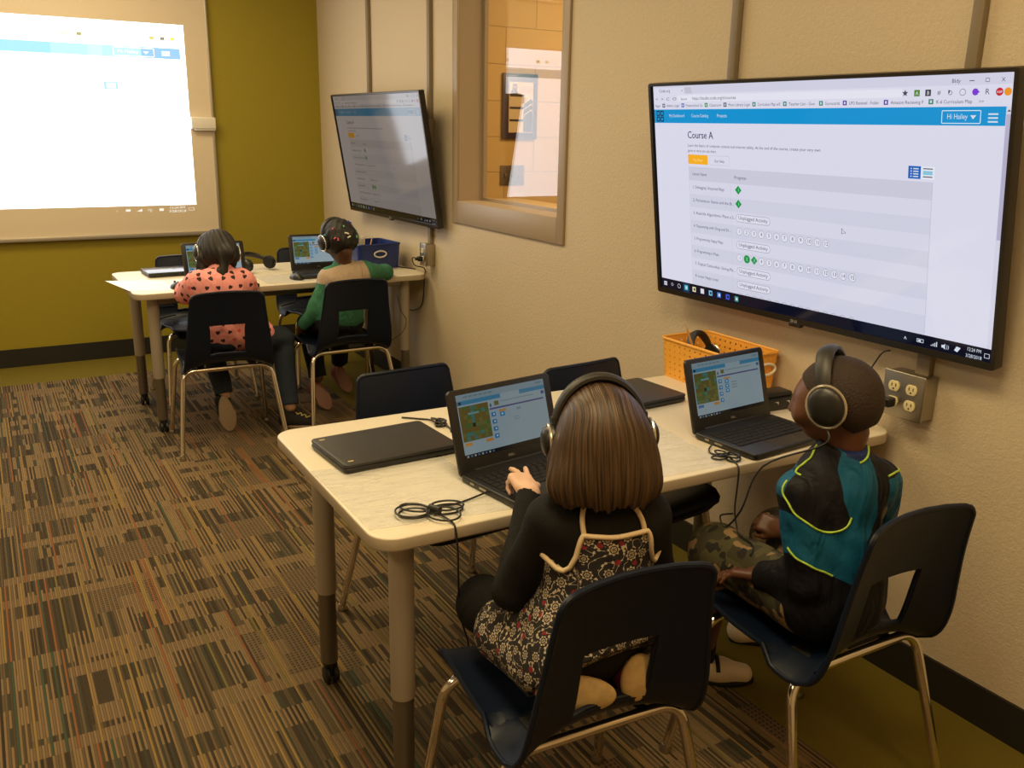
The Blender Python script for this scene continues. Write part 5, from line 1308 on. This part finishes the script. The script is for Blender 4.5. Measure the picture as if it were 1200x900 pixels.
        k = Sdf(); k.cap(an+V3(0, 0, .035), an+V3(0, 0, -.05), .030, .027); body('sock', lambda P: np.maximum(k.fn(P), P[:, 2]-.150), an-.07, an+.09, .004, DK, t, base)
    headset('headphones', 'black and silver headphones worn by the boy in the teal jacket', tuple(L(0, -.004, .010)), Matrix(R.tolist()).to_4x4() @ Matrix.Rotation(math.radians(-6), 4, 'X'), rb=.076, squash=1.22, band_w=.019, big=1.10)
    return L, fJ0
BL_, BJ_ = boy()

# ================================================================== child in the pink heart jacket
def heart_mat():
    M, nt, b = newmat('pink_hearts'); g = NG(nt); a = attr_node(g, 'pat'); sp = g.n('SeparateXYZ'); g.L(a.outputs['Vector'], sp.inputs[0]); S_ = .050
    yy = g.m('DIVIDE', sp.outputs[1], S_*.8); row = g.m('FLOOR', yy); xx = g.m('ADD', g.m('DIVIDE', sp.outputs[0], S_), g.m('MULTIPLY', row, .5)); col = g.m('FLOOR', xx)
    fx = g.m('SUBTRACT', g.m('FRACT', xx), .5); fy = g.m('SUBTRACT', g.m('FRACT', yy), .5); rd = g.white(g.comb(col, row, 3)); rd2 = g.white(g.comb(col, row, 9))
    an = g.m('MULTIPLY', g.m('SUBTRACT', rd, .5), 1.4); c_, s_ = g.m('COSINE', an), g.m('SINE', an)
    x = g.m('SUBTRACT', g.m('MULTIPLY', fx, c_), g.m('MULTIPLY', fy, s_)); y = g.m('ADD', g.m('MULTIPLY', fx, s_), g.m('MULTIPLY', fy, c_))
    x = g.m('MULTIPLY', x, 4.2); y = g.m('SUBTRACT', g.m('MULTIPLY', y, 3.6), g.m('MULTIPLY', g.m('SQRT', g.m('ABSOLUTE', x)), .62))
    h = g.m('LESS_THAN', g.m('ADD', g.m('MULTIPLY', x, x), g.m('MULTIPLY', y, y)), .62)
    c = g.mix(g.m('GREATER_THAN', rd2, .22), (.70, .10, .13), (.035, .012, .014)); nz = g.n('TexNoise'); nz.inputs['Scale'].default_value = 60; g.L(a.outputs['Vector'], nz.inputs['Vector'])
    g.L(g.mix(h, g.mix(nz.outputs['Fac'], (.76, .25, .25), (.86, .37, .35)), c), b.inputs['Base Color']); b.inputs['Roughness'].default_value = .85; return wrinkle(M, 15, .016, .7)
def child_pink():
    base = (-1.16, 4.29, .41); t = person('child in a pink jacket with dark hearts and jeans, at the back table', base)
    SK = skin('tan_skin', (.42, .24, .14)); hips = V3(-1.165, 4.255, .515); waist = V3(-1.160, 4.235, .60); chest = V3(-1.150, 4.265, .715); neck0 = V3(-1.135, 4.315, .785); hc = V3(-1.127, 4.365, .880); R = rot(4, 28, 4)
    shl, shr = V3(-1.255, 4.265, .745), V3(-1.045, 4.260, .745); el, er = V3(-1.290, 4.36, .70), V3(-1.000, 4.37, .69); wl, wr = V3(-1.19, 4.475, .735), V3(-1.06, 4.475, .735)
    kl, kr = V3(-1.165, 4.52, .445), V3(-.835, 4.40, .425); al, ar = V3(-1.135, 4.40, .17), V3(-.845, 4.285, .105)
    B = Sdf(); B.ell(hips, (.115, .092, .09), None, .03); B.ell(waist, (.09, .072, .09), None, .05); B.ell(chest, (.105, .072, .095), rot(0, 15), .05); B.cap(shl+V3(.02, 0, 0), shr-V3(.02, 0, 0), .040, .040, .05)
    for s_, e_, w_ in ((shl, el, wl), (shr, er, wr)): B.cap(s_, e_, .036, .030, .03); B.cap(e_, w_, .029, .021, .012)
    for k_, a_, sx in ((kl, al, -1), (kr, ar, 1)): B.cap(hips+V3(sx*.055, .01, -.01), k_, .062, .045, .03); B.cap(k_, a_, .042, .028, .02)
    B.cap(neck0, hc+R@V3(0, -.025, -.06), .036, .036, .02); L = head(B, hc, R, .95)
    hand(B, wl+V3(.004, .012, 0), (.15, 1, .0), (0, .1, 1), 1, (.25, .28, .3, .35), sc=.85); hand(B, wr+V3(0, .012, 0), (-.1, 1, 0), (0, .1, 1), -1, (.25, .28, .3, .35), sc=.85)
    body('body', B.fn, (-1.38, 4.12, .06), (-.76, 4.68, 1.02), .0055, SK, t, base)
    J = Sdf(); J.ell(hips+V3(0, 0, .02), (.135, .108, .095), None, .03); J.ell(waist, (.110, .090, .11), None, .05); J.ell(chest, (.124, .090, .105), rot(0, 15), .05); J.cap(shl+V3(.02, 0, 0), shr-V3(.02, 0, 0), .056, .056, .05)
    for s_, e_, w_ in ((shl, el, wl), (shr, er, wr)): J.cap(s_, e_, .054, .048, .035); J.cap(e_, w_, .044, .032, .02)
    J.cap(neck0-V3(0, 0, .01), neck0+V3(0, 0, .015), .058, .056, .02); J.cap(hips+V3(.06, .02, -.01), (-.965, 4.345, .475), .085, .075, .05)
    def fJ0(P): return J.fn(P)+fold(P, .004, 40, (.6, .2, 1), 5)+fold(P, .002, 85, (1, .3, .6), 2)
    def fJ(P):
        d = fJ0(P)
        for w_, e_ in ((wl, el), (wr, er)): ax = (w_-e_)/np.linalg.norm(w_-e_); d = np.maximum(d, np.where(np.linalg.norm(P-w_, axis=1) < .07, (P-w_)@ax+.004, -1))
        return np.maximum(d, .430-P[:, 2])
    body('jacket', fJ, (-1.38, 4.10, .42), (-.86, 4.56, .88), .005, heart_mat(), t, base, attrs={'pat': boxpat(J.fn)})
    JN = cloth('dark_denim', (.022, .030, .045), scale=500); K = Sdf(); K.ell(hips, (.122, .098, .088), None, .03)
    for k_, a_, sx in ((kl, al, -1), (kr, ar, 1)): K.cap(hips+V3(sx*.055, .01, -.01), k_, .070, .058, .03); K.cap(k_, a_, .056, .044, .02)
    def fK(P):
        d = K.fn(P)+fold(P, .0025, 60, (.3, .3, 1), 4)
        for k_, a_ in ((kl, al), (kr, ar)): ax = (a_-k_)/np.linalg.norm(a_-k_); d = np.maximum(d, np.where(np.linalg.norm(P-a_, axis=1) < .09, (P-a_)@ax+.01, -1))
        return d
    body('jeans', fK, (-1.33, 4.12, .08), (-.78, 4.62, .62), .005, JN, t, base)
    BK_ = cloth('black_shoe_cloth', (.015, .014, .013)); SO = mat('brown_sole', (.26, .18, .11), .6)
    h_, to = (-.890, 4.315, .0), (-.735, 4.215, .0); s = Sdf(); d, u = shoe(s, h_, to); c_ = (V3(*h_)+V3(*to))/2
    body('shoe', lambda P: np.maximum(s.fn(P), .010-P[:, 2]), c_-V3(.14, .14, .02), c_+V3(.14, .14, .13), .0045, BK_, t, base); sole_mesh('shoe_sole', h_, to, (0, 0, 1), SO, t, base, .040, .016)
    x = np.cross(d, u); LC = mat('yellow_lace', (.60, .50, .18), .6); lp = []
    for k in range(7): lp.append(V3(*h_)+d*(.085+.011*k)+u*(.085-.004*k)+x*(.018 if k % 2 else -.018))
    part_tube('laces', snap(s.fn, [tuple(v) for v in smooth_path(lp, 4)], .002), .0024, LC, t, base, 6)
    # foot tucked under the seat, sole to the rear
    h_, to = (-1.150, 4.375, .185), (-1.135, 4.330, .012); s = Sdf(); shoe(s, h_, to, (0, 1, .2)); c_ = (V3(*h_)+V3(*to))/2
    body('shoe', s.fn, c_-V3(.09, .08, .13), c_+V3(.09, .15, .14), .0045, BK_, t, base); sole_mesh('shoe_sole', V3(*h_)-V3(0, .016, .003), V3(*to)-V3(0, .016, .003), (0, 1, .2), SO, t, base, .043, .020)
    H = Sdf(); H.ell(L(0, -.008, .022), V3(.084, .098, .086)*.96, R, .01); H.ell(L(0, -.045, -.025), (.078, .062, .062), R, .03); H.ell(L(-.062, .01, -.03), (.022, .05, .06), R, .03); H.ell(L(.062, .01, -.03), (.022, .05, .06), R, .03)
    tail = [L(.02, -.085, -.01), L(.015, -.115, -.05), V3(-1.145, 4.235, .800), V3(-1.150, 4.205, .765)]; H.chain(tail, [.030, .026, .018, .007], .03)
    for q_, a_, b_ in ((-1, (-1.215, 4.33, .86), (-1.235, 4.345, .800)), (-1, (-1.205, 4.34, .85), (-1.218, 4.30, .795))): H.cap(a_, b_, .012, .003, .03)
    def fH(P): q = (P-hc)@R; a_ = np.arctan2(q[:, 0], -q[:, 1]); d = H.fn(P)+.0016*np.sin(a_*26+3*np.sin(q[:, 2]*12)); face = np.maximum(np.maximum(.034-q[:, 1], q[:, 2]-.055), np.abs(q[:, 0])-.058); return np.maximum(d, -face)
    body('hair', fH, hc-V3(.15, .20, .15), hc+V3(.15, .14, .14), .004, hair_mat('near_black_hair', (.006, .005, .004), (.022, .015, .011), .6, sc=(200, 1, 8)), t, base, attrs={'strand': lambda P: np.stack([np.arctan2(P[:, 0]-hc[0], hc[1]-P[:, 1])*.09, P[:, 0]*0, P[:, 2]], 1)})
    headset('headphones', 'black headphones worn by the child in the pink heart jacket', tuple(L(0, .012, .010)), Matrix(R.tolist()).to_4x4() @ Matrix.Rotation(math.radians(-12), 4, 'X'), rb=.086, squash=1.14)
child_pink()

# ================================================================== child in the green and beige shirt
def child_green():
    base = (-.55, 4.36, .41); t = person('child in a green and beige shirt with bright hair clips, at the back table', base)
    SK = skin('dark_brown_skin', (.10, .042, .022), .45); hips = V3(-.555, 4.335, .515); waist = V3(-.540, 4.315, .60); chest = V3(-.520, 4.340, .705); neck0 = V3(-.520, 4.365, .79); hc = V3(-.535, 4.360, .915); R = rot(10, 16, -6)
    shl, shr = V3(-.608, 4.335, .720), V3(-.405, 4.345, .745); el, er = V3(-.672, 4.345, .575), V3(-.265, 4.425, .722); wl, wr = V3(-.728, 4.41, .475), V3(-.380, 4.560, .732)
    kl, kr = V3(-.64, 4.575, .45), V3(-.46, 4.62, .45); al, ar = V3(-.628, 4.50, .175), V3(-.425, 4.72, .185)
    B = Sdf(); B.ell(hips, (.115, .092, .09), None, .03); B.ell(waist, (.09, .072, .09), None, .05); B.ell(chest, (.105, .072, .095), rot(0, 12, -8), .05); B.cap(shl+V3(.02, 0, 0), shr-V3(.02, 0, 0), .040, .040, .05)
    for s_, e_, w_ in ((shl, el, wl), (shr, er, wr)): B.cap(s_, e_, .036, .030, .03); B.cap(e_, w_, .029, .021, .012)
    for k_, a_, sx in ((kl, al, -1), (kr, ar, 1)): B.cap(hips+V3(sx*.055, .01, -.01), k_, .062, .045, .03); B.cap(k_, a_, .042, .028, .02)
    B.cap(neck0-V3(0, 0, .02), hc+R@V3(0, -.025, -.07), .037, .037, .02); L = head(B, hc, R, .95)
    hand(B, wl+V3(-.004, .010, -.006), (-.1, .7, -.6), (-1, .2, 0), 1, (.6, .65, .7, .7), sc=.85); hand(B, wr+V3(-.008, .010, 0), (-.6, 1, 0), (0, .1, 1), -1, (.3, .3, .4, .4), sc=.85)
    body('body', B.fn, (-.82, 4.20, .08), (-.20, 4.84, 1.05), .0055, SK, t, base)
    J = Sdf(); J.ell(hips+V3(0, 0, .02), (.126, .102, .095), None, .03); J.ell(waist, (.100, .084, .10), None, .05); J.ell(chest, (.114, .082, .100), rot(0, 12, -8), .05); J.cap(shl+V3(.02, 0, 0), shr-V3(.02, 0, 0), .048, .048, .05)
    for s_, e_, w_ in ((shl, el, wl), (shr, er, wr)): J.cap(s_, e_, .046, .042, .035); J.cap(e_, w_, .040, .028, .02)
    J.cap(neck0-V3(0, 0, .02), neck0, .046, .045, .02)
    def fJ(P):
        d = J.fn(P)+fold(P, .003, 45, (.6, .2, 1), 6)+fold(P, .0015, 90, (1, .3, .6), 1)
        for w_, e_ in ((wl, el), (wr, er)): ax = (w_-e_)/np.linalg.norm(w_-e_); d = np.maximum(d, np.where(np.linalg.norm(P-w_, axis=1) < .07, (P-w_)@ax+.004, -1))
        return np.maximum(d, .450-P[:, 2])
    def beige(P): return np.minimum(np.minimum(P[:, 2]-(.690-(P[:, 0]+.50)*.10), -.405-P[:, 0]+(.75-P[:, 2])*.3), np.minimum((.800+(P[:, 0]+.52)*.25)-P[:, 2], P[:, 0]+.70))
    M, nt, b = newmat('raglan_cloth'); g = NG(nt); a1 = attr_node(g, 'beige'); tc = g.n('TexCoord'); nz = g.n('TexNoise'); nz.inputs['Scale'].default_value = 200; g.L(tc.outputs['Object'], nz.inputs['Vector'])
    g.L(g.mix(g.m('GREATER_THAN', a1.outputs['Fac'], 0), g.mix(nz.outputs['Fac'], (.030, .150, .085), (.045, .200, .115)), g.mix(nz.outputs['Fac'], (.34, .25, .18), (.48, .37, .27))), b.inputs['Base Color']); b.inputs['Roughness'].default_value = .9
    wrinkle(M, 15, .016, .7)
    body('shirt', fJ, (-.82, 4.20, .44), (-.20, 4.66, .86), .005, M, t, base, attrs={'beige': beige})
    JN = cloth('black_denim', (.012, .013, .018), scale=500); K = Sdf(); K.ell(hips, (.120, .096, .088), None, .03)
    for k_, a_, sx in ((kl, al, -1), (kr, ar, 1)): K.cap(hips+V3(sx*.055, .01, -.01), k_, .070, .058, .03); K.cap(k_, a_, .056, .046, .02)
    def fK(P):
        d = K.fn(P)+fold(P, .0025, 60, (.3, .3, 1), 4)
        for k_, a_ in ((kl, al), (kr, ar)): ax = (a_-k_)/np.linalg.norm(a_-k_); d = np.maximum(d, np.where(np.linalg.norm(P-a_, axis=1) < .09, (P-a_)@ax+.004, -1))
        return d
    body('jeans', fK, (-.72, 4.20, .10), (-.36, 4.80, .62), .005, JN, t, base)
    PK = cloth('faded_red_shoe', (.30, .085, .060)); SO = mat('rose_sole', (.26, .13, .10), .6)
    for h_, to in (((-.655, 4.495, .150), (-.585, 4.455, .014)), ((-.445, 4.72, .165), (-.395, 4.665, .028))):
        s = Sdf(); shoe(s, h_, to, (-.15, 1, .3)); c_ = (V3(*h_)+V3(*to))/2
        body('shoe', s.fn, c_-V3(.11, .10, .13), c_+V3(.11, .15, .14), .0045, PK, t, base); sole_mesh('shoe_sole', V3(*h_)-V3(0, .014, .004), V3(*to)-V3(0, .014, .004), (-.15, 1, .3), SO, t, base, .040, .018)
    H = Sdf(); H.ell(L(0, -.010, .020), V3(.082, .096, .084)*.97, R, .01); H.ell(L(0, -.035, -.022), (.073, .070, .068), R, .03)
    def fH(P): q = (P-hc)@R; d = H.fn(P)+.0022*np.sin(q[:, 0]*150)*np.sin(q[:, 1]*120+q[:, 2]*90); face = np.maximum(np.maximum(.030-q[:, 1], q[:, 2]-.050), np.abs(q[:, 0])-.058); return np.maximum(np.maximum(d, -face), -(q[:, 2]+.075+q[:, 1]*.3))
    hr = body('hair', fH, hc-.13, hc+.13, .004, hair_mat('black_hair', (.005, .0045, .0045), (.018, .013, .012), .55, sc=(150, 1, 20)), t, base, attrs={'strand': lambda P: P-hc})
    cols = {'pink': (.75, .12, .18), 'white': (.75, .72, .65), 'green': (.10, .45, .20), 'blue': (.03, .06, .40), 'teal': (.05, .35, .33)}
    for i, (nm, x, y, z, l, ax) in enumerate([('pink', -.055, -.072, .000, .016, (1, 0, .2)), ('pink', -.046, -.080, -.008, .012, (.3, 0, 1)), ('white', -.010, -.098, .010, .018, (1, 0, -.5)), ('white', -.004, -.098, -.008, .014, (1, 0, .3)), ('green', .040, -.085, -.012, .011, (.3, 0, 1)),
            ('green', -.010, -.092, .045, .008, (0, 0, 1)), ('blue', .035, -.070, .070, .016, (.4, 0, 1)), ('blue', .045, -.065, .060, .014, (1, 0, .3)), ('pink', -.050, -.065, .045, .008, (1, 0, 0)), ('teal', -.080, -.02, .030, .012, (0, 1, .3)), ('white', .062, -.050, .062, .008, (0, 1, 0)), ('green', .066, -.055, .020, .010, (0, .4, 1))]):
        p0 = L(x, y, z); d = R@V3(*ax); d /= np.linalg.norm(d); P = snap(H.fn, [p0+d*l*(q-.5) for q in np.linspace(0, 1, 5)], .002)
        c = part_tube('hair_clip', P, .0042, mat('clip_'+nm, cols[nm], .3), hr, base, 8); c.parent = hr; c['label'] = nm+' hair clip'
    headset('headphones', 'black headphones with silver rings worn by the child in green and beige', tuple(L(0, .004, .008)), Matrix(R.tolist()).to_4x4() @ Matrix.Rotation(math.radians(-6), 4, 'X'), rb=.085, squash=1.16)
child_green()

# ================================================================== cables
def cable_end(f): return f
cable([(-1.204, 1.588, TZ+.010), (-1.27, 1.578, TZ+.004), (-1.325, 1.575, TZ+.004)]+bundle(-1.352, 1.565, TZ, -.55, .068, 6, 3)+[(-1.34, 1.54, TZ+.006), (-1.335, 1.505, TZ+.005), (-1.333, 1.484, TZ-.002), (-1.331, 1.476, TZ-.05), (-1.325, 1.485, .58), (-1.29, 1.545, .46), (-1.24, 1.60, .34), (-1.22, 1.64, .24)], .0022, 'black headphone cord bundled on the near left corner of the near table')
t = tag(MB().tube([Vector((-.006, .012, .004)), Vector((.006, -.012, .004))], .0085, 10).build('cable_tie', M_bplastic, None, 60, (-1.345, 1.553, TZ+.009)), 'black tie round the cord bundle at the near left table corner', 'cable tie')
cable([(-1.15, 2.17, TZ+.003), (-1.11, 2.135, TZ+.003), (-1.09, 2.11, TZ+.004)]+bundle(-1.085, 2.075, TZ, 1.2, .025, 6, 8)+[(-1.075, 2.03, TZ+.004), (-1.085, 2.0, TZ+.004)], .0024, 'small black coiled cord beside the stickered closed laptop')
cable([(-.552, 1.600, TZ+.008), (-.575, 1.585, TZ+.004), (-.59, 1.56, TZ+.004)]+bundle(-.575, 1.525, TZ, -.9, .034, 6, 5)+[(-.58, 1.495, TZ+.006), (-.585, 1.470, TZ-.004), (-.59, 1.463, .66), (-.60, 1.455, .60), (-.605, 1.44, .565), (-.612, 1.42, .548), (-.63, 1.36, .552), (-.66, 1.335, .545)], .0022, 'black headphone cord dropping off the table in front of the boy')
E_ = BL_(-.095, -.004, -.055)
cable([tuple(E_), tuple(E_+V3(-.012, -.005, -.03)), (-.735, 1.255, .80), (-.765, 1.275, .70), (-.74, 1.34, .63), (-.66, 1.44, .600), (-.60, 1.46, .585)], .0022, 'black cord hanging from the headphones of the boy in the teal jacket')
cable([(-.045, 1.50, .92), (-.035, 1.53, .905), (-.02, 1.565, .86), (-.02, 1.60, .79), (-.02, 1.625, TZ+.004), (-.03, 1.68, TZ+.003)], .0022, 'thin black cord from the large near screen down to the near table')
plug('plug', 'black plug in the lower left socket of the steel outlet box', (-.061, 1.461, .794), 0)
cable([(-.100, 1.461, .794), (-.105, 1.49, .785), (-.085, 1.55, .745), (-.05, 1.61, TZ+.006), (-.05, 1.66, TZ+.004), (-.07, 1.74, TZ+.004)], .0036, 'thick black power cord from the steel outlet box to the near table')
cable([(-.09, 4.398, .79), (-.11, 4.42, .79), (-.08, 4.455, .745), (-.012, 4.48, TZ+.02), (-.009, 4.49, .66), (-.009, 4.52, .52), (-.02, 4.60, .47), (-.02, 4.75, .45)], .0032, 'black power cord looping from the outlet box beside the back table')
plug('plug', 'black plug in the outlet box beside the back table', (-.061, 4.400, .787), 0)
cable([(-.22, 4.37, .60), (-.20, 4.372, .52), (-.17, 4.375, .47), (-.19, 4.37, .41), (-.26, 4.36, .37)], .002, 'thin black cord hanging behind the chair of the child in green')
cable([(-.10, 4.74, TZ+.004), (-.07, 4.68, TZ+.004), (-.04, 4.62, TZ+.004), (-.02, 4.58, TZ+.004)], .003, 'short black cord running from the blue basket to the wall')
